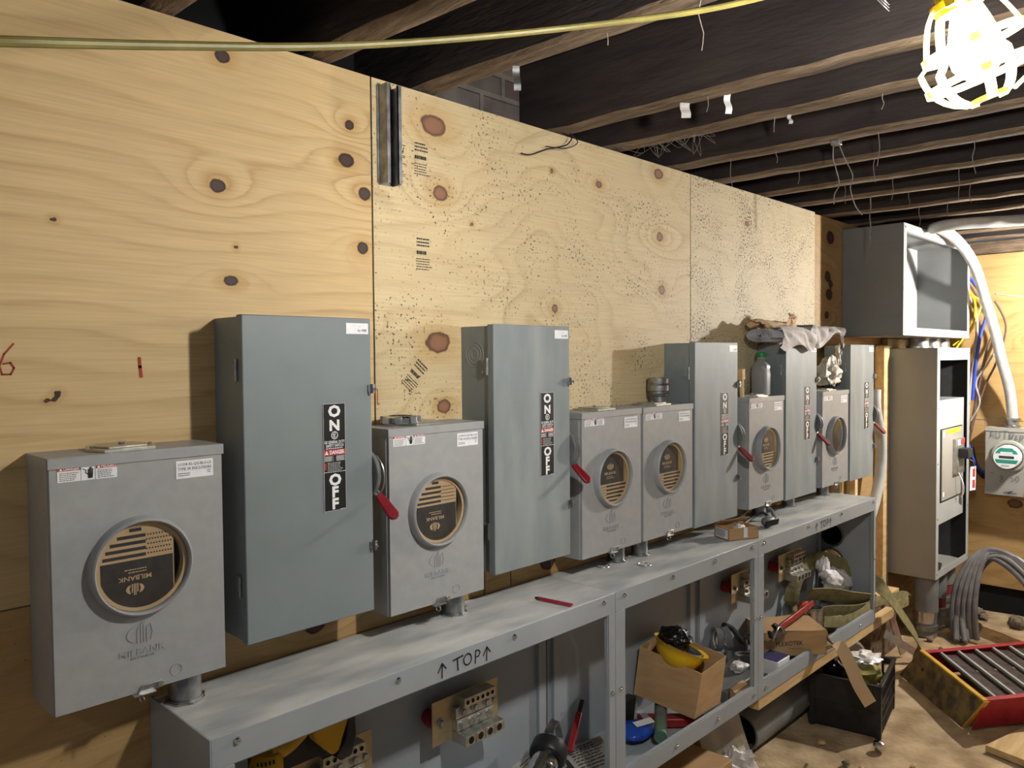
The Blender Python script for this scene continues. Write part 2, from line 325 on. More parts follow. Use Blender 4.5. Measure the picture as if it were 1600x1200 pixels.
class MB:
    def __init__(s):
        s.v = []; s.f = []; s.m = []; s.mats = []
    def mi(s, m):
        if isinstance(m, str): m = M[m]
        if m not in s.mats: s.mats.append(m)
        return s.mats.index(m)
    def add(s, vs, fs, m):
        k = len(s.v); i = s.mi(m)
        s.v.extend([tuple(v) for v in vs])
        for f in fs: s.f.append(tuple(k + j for j in f)); s.m.append(i)
        return s
    def box(s, a, b, m):
        x0, y0, z0 = (min(p, q) for p, q in zip(a, b)); x1, y1, z1 = (max(p, q) for p, q in zip(a, b))
        vs = [(x0, y0, z0), (x1, y0, z0), (x1, y1, z0), (x0, y1, z0), (x0, y0, z1), (x1, y0, z1), (x1, y1, z1), (x0, y1, z1)]
        return s.add(vs, [(0, 3, 2, 1), (4, 5, 6, 7), (0, 1, 5, 4), (1, 2, 6, 5), (2, 3, 7, 6), (3, 0, 4, 7)], m)
    def obox(s, c, X, Y, Z, m):
        c, X, Y, Z = V(c), V(X), V(Y), V(Z)
        vs = [c + X * a + Y * b + Z * d for d in (-1, 1) for a, b in ((-1, -1), (1, -1), (1, 1), (-1, 1))]
        return s.add(vs, [(0, 3, 2, 1), (4, 5, 6, 7), (0, 1, 5, 4), (1, 2, 6, 5), (2, 3, 7, 6), (3, 0, 4, 7)], m)
    def hexa(s, p, m):   # 8 points: bottom 4 then top 4
        return s.add(p, [(0, 3, 2, 1), (4, 5, 6, 7), (0, 1, 5, 4), (1, 2, 6, 5), (2, 3, 7, 6), (3, 0, 4, 7)], m)
    def quad(s, p, m): return s.add(p, [tuple(range(len(p)))], m)
    def cyl(s, p0, p1, r, m, r1=None, n=20, cap=True):
        p0, p1 = V(p0), V(p1); r1 = r if r1 is None else r1
        d, a, b = basis_of(p1 - p0); vs = []
        for p, q in ((p0, r), (p1, r1)):
            for i in range(n):
                t = 2 * math.pi * i / n; vs.append(p + a * (q * math.cos(t)) + b * (q * math.sin(t)))
        fs = [(i, (i + 1) % n, n + (i + 1) % n, n + i) for i in range(n)]
        if cap: fs += [tuple(range(n - 1, -1, -1)), tuple(range(n, 2 * n))]
        return s.add(vs, fs, m)
    def lathe(s, o, axis, prof, m, n=32, closed=False):
        """prof: (radius, distance along axis)"""
        o = V(o); d, a, b = basis_of(axis); vs = []; k = len(prof)
        for r, h in prof:
            for i in range(n):
                t = 2 * math.pi * i / n; vs.append(o + d * h + a * (r * math.cos(t)) + b * (r * math.sin(t)))
        fs = []
        for j in range(k if closed else k - 1):
            j2 = (j + 1) % k
            for i in range(n):
                i2 = (i + 1) % n; fs.append((j * n + i, j * n + i2, j2 * n + i2, j2 * n + i))
        return s.add(vs, fs, m)
    def tube(s, pts, r, m, n=8, sub=6, r1=None):
        P = spline(pts, sub); k = len(P); vs = []; prev = None
        for j, p in enumerate(P):
            d = (P[min(j + 1, k - 1)] - P[max(j - 1, 0)]).normalized()
            if prev is None: _, a, _ = basis_of(d)
            else: a = (prev - d * prev.dot(d)).normalized()
            prev = a; b = a.cross(d)
            rr = r if r1 is None else r + (r1 - r) * j / (k - 1)
            for i in range(n):
                t = 2 * math.pi * i / n; vs.append(p + a * (rr * math.cos(t)) + b * (rr * math.sin(t)))
        fs = [(j * n + i, j * n + (i + 1) % n, (j + 1) * n + (i + 1) % n, (j + 1) * n + i) for j in range(k - 1) for i in range(n)]
        fs += [tuple(range(n - 1, -1, -1)), tuple((k - 1) * n + i for i in range(n))]
        return s.add(vs, fs, m)
    def ribbon(s, pts, wdir, w, t, m, sub=6, wdirs=None):
        P = spline(pts, sub); k = len(P); vs = []
        W = spline(wdirs, sub) if wdirs else [V(wdir)] * k
        for j, p in enumerate(P):
            d = (P[min(j + 1, k - 1)] - P[max(j - 1, 0)]).normalized()
            ww = W[j].normalized(); ww = (ww - d * ww.dot(d)).normalized(); nn = ww.cross(d)
            for a, b in ((-1, -1), (1, -1), (1, 1), (-1, 1)): vs.append(p + ww * (a * w / 2) + nn * (b * t / 2))
        fs = [(j * 4 + i, j * 4 + (i + 1) % 4, (j + 1) * 4 + (i + 1) % 4, (j + 1) * 4 + i) for j in range(k - 1) for i in range(4)]
        fs += [(3, 2, 1, 0), tuple((k - 1) * 4 + i for i in range(4))]
        return s.add(vs, fs, m)
    def prism(s, poly, o, X, Y, D, m):
        o, X, Y, D = V(o), V(X), V(Y), V(D); n = len(poly)
        vs = [o + X * a + Y * b for a, b in poly] + [o + X * a + Y * b + D for a, b in poly]
        fs = [tuple(range(n - 1, -1, -1)), tuple(range(n, 2 * n))] + [(i, (i + 1) % n, n + (i + 1) % n, n + i) for i in range(n)]
        return s.add(vs, fs, m)
    def text(s, t, size, o, m, X=(1, 0, 0), Y=(0, 0, 1), bold=0.0, align='c', sx=1.0, maxw=None):
        vs, fs = text_geo(t, bold)
        if not vs: return s
        x0 = min(v[0] for v in vs); x1 = max(v[0] for v in vs)
        if maxw and (x1 - x0) * size * sx > maxw: sx = maxw / ((x1 - x0) * size)
        off = {'c': (x0 + x1) / 2, 'l': x0, 'r': x1}[align]
        o, X, Y = V(o), V(X), V(Y)
        return s.add([o + X * ((v[0] - off) * size * sx) + Y * (v[1] * size) for v in vs], fs, m)
    def lines(s, o, X, Y, w, h, n, m, seed=0, t=0.35):
        """small print: rows of thin bars"""
        r = random.Random(seed); o, X, Y = V(o), V(X), V(Y)
        for i in range(n):
            y = h * (1 - (i + .5) / n); x = 0
            end = w * r.uniform(.7, 1)
            while x < end:
                l = w * r.uniform(.05, .16); l = min(l, end - x)
                s.quad([o + X * x + Y * (y - h / n * t / 2), o + X * (x + l) + Y * (y - h / n * t / 2), o + X * (x + l) + Y * (y + h / n * t / 2), o + X * x + Y * (y + h / n * t / 2)], m)
                x += l + w * .025
        return s
    def stroke(s, pts, w, o, X, Y, m, lift=None):
        """hand-drawn line of width w through 2-D points, with round-ish joints"""
        o, X, Y = V(o), V(X), V(Y)
        for a, b in zip(pts[:-1], pts[1:]):
            d = V((b[0] - a[0], b[1] - a[1])); L = d.length or 1e-6; d = d / L; n = V((-d.y, d.x)) * (w / 2); e = d * (w * .4)
            q = [(a[0] - e.x - n.x, a[1] - e.y - n.y), (b[0] + e.x - n.x, b[1] + e.y - n.y), (b[0] + e.x + n.x, b[1] + e.y + n.y), (a[0] - e.x + n.x, a[1] - e.y + n.y)]
            s.quad([o + X * x + Y * y for x, y in q], m)
        return s
    def plate_hole(s, x0, x1, z0, z1, y0, y1, holes, m, plane='y', n=40):
        """plate in the XZ plane (or YZ when plane == 'x') with ONE or more stacked round holes (cx, cz, r)"""
        holes = sorted(holes, key=lambda h: h[1]); zs = [z0]
        for a, b in zip(holes[:-1], holes[1:]): zs.append((a[1] + a[2] + b[1] - b[2]) / 2)
        zs.append(z1)
        P = (lambda u, w_, t: (u, t, w_)) if plane == 'y' else (lambda u, w_, t: (t, u, w_))
        for (cx, cz, r), za, zb in zip(holes, zs[:-1], zs[1:]):
            ang = [2 * math.pi * i / n for i in range(n)]
            for c in ((x0, za), (x1, za), (x1, zb), (x0, zb)): ang.append(math.atan2(c[1] - cz, c[0] - cx) % (2 * math.pi))
            ang = sorted(set(round(a, 6) for a in ang)); k = len(ang); inn = []; out = []
            for a in ang:
                c, sn = math.cos(a), math.sin(a); inn.append((cx + r * c, cz + r * sn)); t = 1e9
                if c > 1e-9: t = min(t, (x1 - cx) / c)
                if c < -1e-9: t = min(t, (x0 - cx) / c)
                if sn > 1e-9: t = min(t, (zb - cz) / sn)
                if sn < -1e-9: t = min(t, (za - cz) / sn)
                out.append((cx + t * c, cz + t * sn))
            vs = [P(*p, y0) for p in inn] + [P(*p, y0) for p in out] + [P(*p, y1) for p in inn] + [P(*p, y1) for p in out]
            fs = []
            for i in range(k):
                j = (i + 1) % k
                fs += [(i, j, k + j, k + i), (2 * k + j, 2 * k + i, 3 * k + i, 3 * k + j), (j, i, 2 * k + i, 2 * k + j), (k + i, k + j, 3 * k + j, 3 * k + i)]
            s.add(vs, fs, m)
        return s
    def blob(s, c, R, m, seed=0, amp=0.25, n=26, freq=3.0, X=(1, 0, 0), Y=(0, 1, 0), Z=(0, 0, 1), flat=None, sharp=1.0):
        """crumpled bag / cloth: a folded closed surface"""
        rnd = random.Random(seed); c, X, Y, Z = V(c), V(X), V(Y), V(Z)
        waves = [(V((rnd.gauss(0, 1), rnd.gauss(0, 1), rnd.gauss(0, 1))).normalized() * freq * rnd.uniform(.6, 2.4), rnd.uniform(0, 6.28)) for _ in range(12)]
        vs = []; rows = n // 2
        for i in range(rows + 1):
            th = math.pi * i / rows
            for j in range(n):
                ph = 2 * math.pi * j / n
                d = V((math.sin(th) * math.cos(ph), math.sin(th) * math.sin(ph), math.cos(th)))
                q = sum(1 - 2 * abs(math.sin(w_.dot(d) + p)) ** sharp for w_, p in waves) / 5.0
                q += .35 * sum(1 - 2 * abs(math.sin(2.7 * w_.dot(V((d.y, d.z, d.x))) + p * 2)) for w_, p in waves) / 5.0
                rr = 1 + amp * q
                zz = d.z * rr
                if flat is not None: zz = max(zz, -flat)
                vs.append(c + X * (d.x * rr * R[0]) + Y * (d.y * rr * R[1]) + Z * (zz * R[2]))
        fs = [(i * n + j, i * n + (j + 1) % n, (i + 1) * n + (j + 1) % n, (i + 1) * n + j) for i in range(rows) for j in range(n)]
        return s.add(vs, fs, m)
    def sheet(s, o, X, Y, nx, ny, fn, m, t=0.0015):
        """thin sheet with thickness; fn(u,v)->offset along normal (and optional x,y)"""
        o, X, Y = V(o), V(X), V(Y); N = X.cross(Y).normalized(); vs = []
        for k in (0, 1):
            for j in range(ny + 1):
                for i in range(nx + 1):
                    u, v = i / nx, j / ny; q = fn(u, v)
                    if not isinstance(q, tuple): q = (u, v, q)
                    vs.append(o + X * q[0] + Y * q[1] + N * (q[2] - k * t))
        a = nx + 1; b = a * (ny + 1); fs = []
        for j in range(ny):
            for i in range(nx):
                p = j * a + i; fs += [(p, p + 1, p + a + 1, p + a), (b + p + a, b + p + a + 1, b + p + 1, b + p)]
        ed = [(i, i + 1) for i in range(nx)] + [(j * a + nx, (j + 1) * a + nx) for j in range(ny)] + [(ny * a + i + 1, ny * a + i) for i in range(nx)] + [((j + 1) * a, j * a) for j in range(ny)]
        fs += [(q, p, b + p, b + q) for p, q in ed]
        return s.add(vs, fs, m)
    def drape(s, x0, x1, path, m, seed, amp, nx=34, t=.0012, edge=.03):
        """crumpled sheet hung over a path in the YZ plane"""
        r = random.Random(seed); P = spline([V((0, *p)) for p in path], 6); k = len(P)
        W = [(r.uniform(2, 16), r.uniform(2, 12), r.uniform(0, 6.3)) for _ in range(12)]; vs = []
        for lay in (0, 1):
            for j, p in enumerate(P):
                d = (P[min(j + 1, k - 1)] - P[max(j - 1, 0)]).normalized(); n = V((0, -d.z, d.y)); v = j / (k - 1)
                for i in range(nx + 1):
                    u = i / nx; q = sum(1 - 2 * abs(math.sin(a * u + b * v + c)) for a, b, c in W) / 6
                    x = x0 + (x1 - x0) * u + edge * math.sin(7 * v + seed) * (u - .5)
                    o = p + n * (amp * q - lay * t) + d * (edge * .5 * math.sin(9 * u + seed) * (1 - v)); vs.append((x, o.y, o.z))
        a = nx + 1; b = a * k; fs = []
        for j in range(k - 1):
            for i in range(nx):
                q = j * a + i; fs += [(q, q + 1, q + a + 1, q + a), (b + q + a, b + q + a + 1, b + q + 1, b + q)]
        return s.add(vs, fs, m)
    def build(s, name, parent=None, loc=None, bevel=0.0, smooth=35, org=None, weld=False):
        """world-space vertices are moved to the parent's frame (parents carry no rotation at build time)"""
        base = V(org) if org is not None else (parent_world(parent) if parent else (V(loc) if loc is not None else V((0, 0, 0))))
        me = bpy.data.meshes.new(name)
        me.from_pydata([tuple(V(v) - base) for v in s.v], [], s.f)
        for mm in s.mats: me.materials.append(mm)
        me.polygons.foreach_set('material_index', s.m)
        me.update()
        if smooth:
            me.polygons.foreach_set('use_smooth', [True] * len(me.polygons))
            me.set_sharp_from_angle(angle=math.radians(smooth))
        o = bpy.data.objects.new(name, me); COL.objects.link(o)
        if parent: o.parent = parent
        elif loc is not None: o.location = loc
        if bevel > 0:
            b = o.modifiers.new('bevel', 'BEVEL'); b.width = bevel; b.segments = 2; b.limit_method = 'ANGLE'; b.angle_limit = math.radians(50)
            b.harden_normals = False
        return o

def parent_world(p):
    q = V((0, 0, 0))
    while p is not None:
        q = q + p.location; p = p.parent
    return q

# ================================================================ the setting
def smooth_noise(x, z, seed, fx, fz, octs=3):
    r = np.random.RandomState(seed); out = np.zeros_like(x); a = 1.0
    for o in range(octs):
        for _ in range(5):
            t = r.uniform(0, 2 * np.pi); k = r.uniform(.5, 1.2) * 2 ** o
            out += a / 5 * np.sin(2 * np.pi * (fx * k * np.cos(t) * x + fz * k * np.sin(t) * z) + r.uniform(0, 6.28))
        a *= .5
    return out

def ply_sheet(name, u0, u1, z0, z1, m, knots=(), freq=20.0, warp=1.2, seed=1, plane='y', at=0.0, thick=0.018, res=0.008, fx=0.6, fz=1.6):
    """a plywood sheet; u runs along the sheet, knots are (u, z, ru, rz)"""
    nu = max(2, int((u1 - u0) / res)); nz = max(2, int((z1 - z0) / res))
    U, Z = np.meshgrid(np.linspace(u0, u1, nu + 1), np.linspace(z0, z1, nz + 1))
    U = U.ravel(); Z = Z.ravel()
    ph = Z * freq + warp * smooth_noise(U, Z, seed, fx, fz) * 3
    kd = np.full_like(U, 9.0)
    for (ku, kz, ru, rz) in knots:
        d = np.sqrt(((U - ku) / ru) ** 2 + ((Z - kz) / rz) ** 2)
        if ru > 0.009:
            ph = ph + 2.2 * np.exp(-(((U - ku) / (ru * 4.5)) ** 2 + ((Z - kz) / (rz * 2.8)) ** 2)) * (1 if int(ku * 100) % 2 else -1)
        kd = np.minimum(kd, d if ru > 0.009 else d)
    kd = np.minimum(kd * 0.35, 1.4)
    n = len(U)
    if plane == 'y':
        front = np.stack([U, np.full(n, at), Z], 1); s = 1
        back = [(u0, at + thick, z0), (u1, at + thick, z0), (u1, at + thick, z1), (u0, at + thick, z1)]
    else:
        front = np.stack([np.full(n, at), U, Z], 1)
        back = [(at + thick, u0, z0), (at + thick, u1, z0), (at + thick, u1, z1), (at + thick, u0, z1)]
    a = nu + 1
    J, I = np.meshgrid(np.arange(nz), np.arange(nu), indexing='ij'); P = (J * a + I).ravel()
    F = np.stack([P, P + 1, P + a + 1, P + a], 1)
    if plane == 'x': F = F[:, ::-1]
    faces = F.tolist()
    c = [0, nu, nz * a + nu, nz * a]
    for i in range(4):
        j = (i + 1) % 4; q = (c[j], c[i], n + i, n + j)
        faces.append(q if plane == 'y' else q[::-1])
    faces.append((n + 3, n + 2, n + 1, n) if plane == 'y' else (n, n + 1, n + 2, n + 3))
    me = bpy.data.meshes.new(name); me.from_pydata(front.tolist() + back, [], faces)
    me.materials.append(M[m])
    for nm, arr, bd in (('grain', ph, 0.0), ('knot', kd, 1.4)):
        at_ = me.attributes.new(nm, 'FLOAT', 'POINT'); at_.data.foreach_set('value', np.concatenate([arr, np.full(4, bd)]).astype(np.float32))
    me.update()
    o = bpy.data.objects.new(name, me); COL.objects.link(o)
    return tag(o, kind='structure')

k1 = [(.834, 2.289, .019, .015), (1.173, 2.204, .014, .013), (1.162, 2.113, .024, .018), (1.218, 2.035, .02, .017), (.817, 1.996, .019, .016),
      (.844, 1.783, .018, .012), (1.209, 1.892, .018, .016), (.481, 1.88, .007, .006), (.858, 1.861, .006, .006), (.480, 1.537, .008, .007),
      (.461, 1.524, .006, .005), (.473, 1.524, .006, .004)]
ply_sheet('wall_left', -0.6, 1.239, 1.130, 2.345, 'ply1', k1, freq=17, warp=0.75, seed=5, fx=.55, fz=1.1)
k2 = [(1.455, 2.262, .046, .030), (1.479, 2.074, .027, .022), (1.465, 1.647, .046, .030), (1.484, 1.462, .026, .02), (2.598, 2.067, .022, .018),
      (2.611, 1.862, .022, .018), (2.59, 2.308, .03, .02), (1.975, 1.764, .015, .014), (1.963, 2.217, .008, .009), (2.215, 2.211, .018, .012), (1.60, 2.0, .008, .006)]
ply_sheet('wall_left', 1.244, 2.818, 1.130, 2.345, 'ply2', k2, freq=7, warp=1.05, seed=12, fx=.9, fz=1.5)
ply_sheet('wall_left', 2.825, 4.03, 1.130, 2.345, 'ply3', [(3.3, 2.2, .02, .012), (3.6, 1.75, .018, .012)], freq=7, warp=0.9, seed=33, fx=1.2, fz=1.5)
k4 = [(4.284, 2.243, .05, .035), (4.25, 2.029, .04, .03), (4.29, 1.99, .03, .02), (4.271, 1.933, .045, .03), (4.24, 1.82, .03, .02), (4.6, 1.2, .04, .03)]
ply_sheet('wall_left', 4.03, 5.95, -.12, 2.345, 'ply4', k4, freq=9, warp=1.0, seed=41, at=0.022, res=.012)
ply_sheet('wall_left', -0.6, 1.636, -.12, 1.126, 'ply4', [(1.05, .93, .03, .02)], freq=14, warp=1.0, seed=51, res=.012, at=0.001)
ply_sheet('wall_left', 1.644, 1.752, -.12, 1.126, 'ply4', [], freq=6, warp=1.0, seed=52, res=.012, at=0.001)
ply_sheet('wall_left', 1.758, 4.03, -.12, 1.126, 'ply4', [(1.93, .925, .04, .03)], freq=14, warp=1.0, seed=53, res=.012, at=0.001)
k5 = [(-.62, 1.7, .03, .02), (-.75, .40, .05, .03), (-.60, .55, .02, .015), (-1.1, 1.9, .03, .02), (-.52, .62, .045, .03)]
ply_sheet('wall_end', -3.2, 0.04, 1.165, 2.262, 'ply5', k5, freq=11, warp=0.8, seed=61, plane='x', at=5.95, res=.012)
ply_sheet('wall_end', -3.2, 0.04, 0.055, 1.160, 'ply5', k5, freq=11, warp=0.8, seed=63, plane='x', at=5.95, res=.012)

# marks on the plywood: marker numerals, stamps, seam
b = MB()
b.stroke([(.012, .05), (-.004, .03), (-.012, .008), (-.008, -.008), (.006, -.008), (.012, .004), (.006, .014), (-.006, .012)], .0035, (.395, -.0008, 1.585), (1, 0, 0), (0, 0, 1), 'marker')
b.stroke([(0, .018), (.001, 0), (.003, -.02)], .007, (.637, -.0008, 1.588), (1, 0, 0), (0, 0, 1), 'marker')
b.stroke([(0, .02), (0, -.02), (.006, -.02)], .003, (1.249, -.0008, 1.50), (1, 0, 0), (0, 0, 1), 'marker')
o = b.build('marker_numerals', loc=(.395, 0, 1.58)); tag(o, 'red marker figures 6 and 1 hand-written on the left plywood sheet', 'writing')
for q, (x, z, rot, kind) in enumerate(((1.342, 2.145, 0, 'a'), (1.414, 2.157, 0, 'b'), (1.382, 1.548, -40, 'b'), (1.417, 1.893, 0, 'c'))):
    b = MB(); a = math.radians(rot); X = V((math.cos(a), 0, math.sin(a))); Y = V((-math.sin(a), 0, math.cos(a))); O = V((x, -.0008, z))
    if kind == 'a':
        for s_ in (0, 1):
            o_ = O + Y * (.01 - .05 * s_)
            b.stroke([(-.022, .03), (.012, .03)], .002, o_, X, Y, 'ink'); b.stroke([(-.022, .03), (-.022, .004)], .002, o_, X, Y, 'ink')
            b.text('W' if s_ == 0 else 'A', .028, o_ + X * -.006 + Y * .006, 'ink', X, Y)
            b.lines(o_ + X * -.02 + Y * -.006, X, Y, .035, .01, 2, 'ink', seed=q)
    else:
        b.lines(O + X * -.028 + Y * .02, X, Y, .05, .028, 3, 'ink', seed=q + 3, t=.45)
        b.lines(O + X * -.028 + Y * -.002, X, Y, .045, .014, 1, 'ink', seed=q + 5, t=.7)
        b.lines(O + X * -.03 + Y * -.045, X, Y, .058, .036, 5, 'ink', seed=q + 7, t=.35)
    o = b.build('mill_stamp', loc=(x, 0, z))
    tag(o, ('faded black grade stamp of two boxed marks beside the steel channel', 'printed mill text right of the boxed grade stamp near the steel channel',
            'slanted black mill stamp on plywood above the second meter box', 'faint black mill stamp midway down the second plywood sheet')[q], 'stamp')

tag(MB().box((1.44, .16, 2.0), (2.02, .3, 2.62), 'brick').build('wall_back_brick'), kind='structure')
tag(MB().box((-.6, .30, 2.0), (6.0, .34, 2.62), 'hollow_shade').build('wall_back'), kind='structure')  # black sheet paints the unlit hollow between the joists
MB().box((-.6, .05, 1.2), (6.0, .16, 2.05), 'hollow_shade').build('wall_cavity')
tag(bpy.data.objects['wall_cavity'], kind='structure')

# floor, gently uneven
fl = MB(); nx, ny = 90, 60; rnd = random.Random(4)
xs = [-1 + 8 * i / nx for i in range(nx + 1)]; ys = [.2 - 4.4 * j / ny for j in range(ny + 1)]
vs = []
for y in ys:
    for x in xs:
        h = .006 * math.sin(x * 7 + y * 5) * math.sin(y * 9 - x * 3) - .004
        vs.append((x, y, min(0, h) - .12))
fl.add(vs, [(j * (nx + 1) + i, (j + 1) * (nx + 1) + i, (j + 1) * (nx + 1) + i + 1, j * (nx + 1) + i + 1) for j in range(ny) for i in range(nx)], 'floor')
fl.add([(-1, .2, -.18), (7, .2, -.18), (7, -4.2, -.18), (-1, -4.2, -.18)], [(3, 2, 1, 0)], 'floor')
tag(fl.build('floor', smooth=60), kind='structure')
MB().box((5.97, .3, -.15), (6.4, -3.4, .3), 'hollow_shade').build('wall_end_dark_gap'); tag(bpy.data.objects['wall_end_dark_gap'], kind='structure')  # black block paints the darkness in the gap below the end sheets

# joists and deck
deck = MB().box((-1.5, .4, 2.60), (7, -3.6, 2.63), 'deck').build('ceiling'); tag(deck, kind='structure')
rj = random.Random(8)
jx = [-.05, .36, .74, 1.134, 1.480, 2.050, 2.375, 2.773, 3.125, 3.527, 3.898, 4.320, 4.735, 5.13, 5.50, 5.86]
where = {0: None}
for q, x0 in enumerate(jx):
    b = MB(); th = .062 + rj.uniform(0, .012); zb = 2.350 + rj.uniform(0, .005); n = 40
    rows = []
    for i in range(n + 1):
        y = .34 - 3.9 * i / n; x = x0 - .047 * y
        w1 = rj.uniform(-.003, .003); w2 = rj.uniform(-.003, .003); dz = rj.uniform(-.003, .004)
        rows.append([(x - th + w1, y, 2.598), (x - th + w1, y, zb + dz + .012), (x - th + .007, y, zb + dz), (x - .008, y, zb + dz * .5), (x + w2, y, zb + .012), (x + w2, y, 2.598)])
    vs = [p for r_ in rows for p in r_]
    side = []; under = []
    for i in range(n):
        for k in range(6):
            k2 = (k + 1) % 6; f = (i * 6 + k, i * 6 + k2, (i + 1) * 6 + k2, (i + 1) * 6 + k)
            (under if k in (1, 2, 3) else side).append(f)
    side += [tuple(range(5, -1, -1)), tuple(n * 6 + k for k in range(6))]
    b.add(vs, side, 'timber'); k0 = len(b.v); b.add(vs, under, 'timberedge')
    o = b.build('ceiling_joist', smooth=60, loc=(x0, 0, 2.35))
    base = V((x0, 0, 2.35))
    nth = ('behind the camera', 'hidden above the nearest meter box', 'crossing the top left corner of the view', 'first fully seen from the left', 'second from the left, just right of the steel channel', 'third from the left, its dark side face widest in view', 'fourth from the left, with the cobweb tangle', 'fifth from the left', 'sixth from the left', 'seventh from the left', 'eighth from the left', 'ninth from the left', 'tenth from the left, just before the junction box', 'eleventh from the left, above the junction box', 'second from the far wall', 'last, nearest the far wall')[q]
    tag(o, 'old dark timber ceiling joist ' + nth, 'joist', 'old timber joists overhead')
# header over the end wall
hb = MB(); rr = random.Random(5)
hb.box((5.93, .2, 2.268), (6.02, -3.3, 2.35), 'timberedge')
tag(hb.build('trim_1', bevel=.006), kind='structure')

# ---------------------------------------------------------------- string lights
def build_lamp(loc, name='string_light'):
    t = empty(name, loc)
    L = V((0, 0, 0))
    em = emit_mat('bulb_glow', (1.0, 0.98, 0.945, 1), LAMP_A)
    pr = [(.0005, .068), (.016, .066), (.027, .056), (.033, .042), (.034, .028), (.030, .008), (.022, -.012), (.016, -.026), (.0155, -.034)]
    MB().lathe(L, (0, 0, -1), pr, em, n=28).build('bulb', t, org=(0, 0, 0))
    MB().lathe(L, (0, 0, -1), [(.0005, -.115), (.016, -.115), (.024, -.108), (.026, -.09), (.026, -.05), (.032, -.046), (.032, -.034), (.018, -.034)], 'cageyel', n=24).build('socket', t, org=(0, 0, 0))
    c = MB(); R_ = .078
    def rad(h):   # guard profile: open at socket, widest at middle, closed bottom
        if h < -.045: return .032
        q = (h + .045) / .12
        return .032 + (R_ - .032) * min(1, q) ** .55 if h < .03 else R_ * math.sqrt(max(.02, 1 - ((h - .03) / .075) ** 2.4)) if h < .1 else .02
    n = 5
    for k in range(n):
        a = 2 * math.pi * k / n + .9; pts = []
        for i in range(19):
            h = -.05 + .150 * i / 18; r = rad(h); pts.append((r * math.cos(a), r * math.sin(a), -h))
        wv = V((-math.sin(a), math.cos(a), 0)); c.ribbon(pts, wv, .013, .004, 'cage', sub=1)
    for h in (.018, .062):
        r = rad(h) + .001; c.lathe(L, (0, 0, -1), [(r - .002, h - .005), (r + .002, h - .005), (r + .002, h + .005), (r - .002, h + .005)], 'cage', n=40, closed=True)
    c.lathe(L, (0, 0, -1), [(.004, .094), (.024, .094), (.024, .099), (.004, .099)], 'cageyel', n=24, closed=True)
    c.build('wire_guard', t, org=(0, 0, 0))
    c = MB(); c.lathe(L, (0, 0, -1), [(.026, -.052), (.036, -.052), (.036, -.042), (.026, -.042)], 'cageyel', n=24, closed=True)
    c.box((.034, -.006, .038), (.05, .006, .056), 'cageyel'); c.box((-.034, -.006, .038), (-.05, .006, .056), 'cageyel')
    c.build('guard_collar', t, org=(0, 0, 0))
    return t
lampA = build_lamp((0, 0, 0))
for nm, loc, pw in (('B', (5.30, -1.25, 1.95), LAMP_B), ('C', (-.75, -1.45, 2.05), FILL_C)):  # C is an unseen fill added behind the camera, copied from lamp A
    c = copy_tree(lampA); c.location = loc
    for ch in c.children:
        if ch.name.startswith('bulb'):
            ch.data = ch.data.copy(); mm = ch.data.materials[0].copy(); mm.node_tree.nodes['Principled BSDF'].inputs['Emission Strength'].default_value = pw
            ch.data.materials[0] = mm
    tag(c, 'caged string light bulb near the junction box, just outside the right edge' if nm == 'B' else 'added fill bulb behind the camera, an unseen source', 'lamp', 'string lights')
lampA.location = (1.285, -1.395, 2.065)
ax = V((0.697 * math.sin(math.radians(20)), -0.717 * math.sin(math.radians(20)), -math.cos(math.radians(20))))
lampA.rotation_mode = 'QUATERNION'; lampA.rotation_quaternion = V((0, 0, -1)).rotation_difference(ax)
tag(lampA, 'glowing bulb in a yellow plastic cage hanging near the joists', 'lamp', 'string lights')
cb = MB().tube([(-.35, -.80, 1.86), (.154, -.782, 1.911), (.214, -.798, 1.922), (.387, -.762, 1.976), (.624, -.734, 2.048), (.859, -.745, 2.121), (1.106, -.811, 2.194), (1.272, -.973, 2.225),
                (1.33, -1.14, 2.232), (1.31, -1.30, 2.21), (1.262, -1.375, 2.185)], .0056, 'cordyel', n=10)
tag(cb.build('light_cord', loc=(.6, -.74, 2.05)), 'yellow light cord sagging across the top of the view', 'cord')

# ================================================================ meter sockets
def emblem(b, o, X, Y, s, m):
    """oval badge of two crescents and four uprights, s = half width"""
    o, X, Y = V(o), V(X), V(Y)
    for sg in (-1, 1):
        out = [(sg * s * math.cos(a), s * .62 * math.sin(a)) for a in np.linspace(-1.05, 1.05, 12)]
        inn = [(sg * s * .50, .42 * s), (sg * s * .62, 0), (sg * s * .50, -.42 * s)]
        poly = out + inn
        if sg < 0: poly = poly[::-1]
        b.quad([o + X * p[0] + Y * p[1] for p in poly], m)
    for x0, x1, t in ((-.36, -.22, .42), (-.13, -.02, .78), (.04, .15, .78), (.24, .38, .42)):
        b.quad([o + X * (x0 * s) + Y * (-.62 * s), o + X * (x1 * s) + Y * (-.62 * s), o + X * (x1 * s) + Y * (t * s), o + X * (x0 * s) + Y * (t * s * .8)], m)
    return b

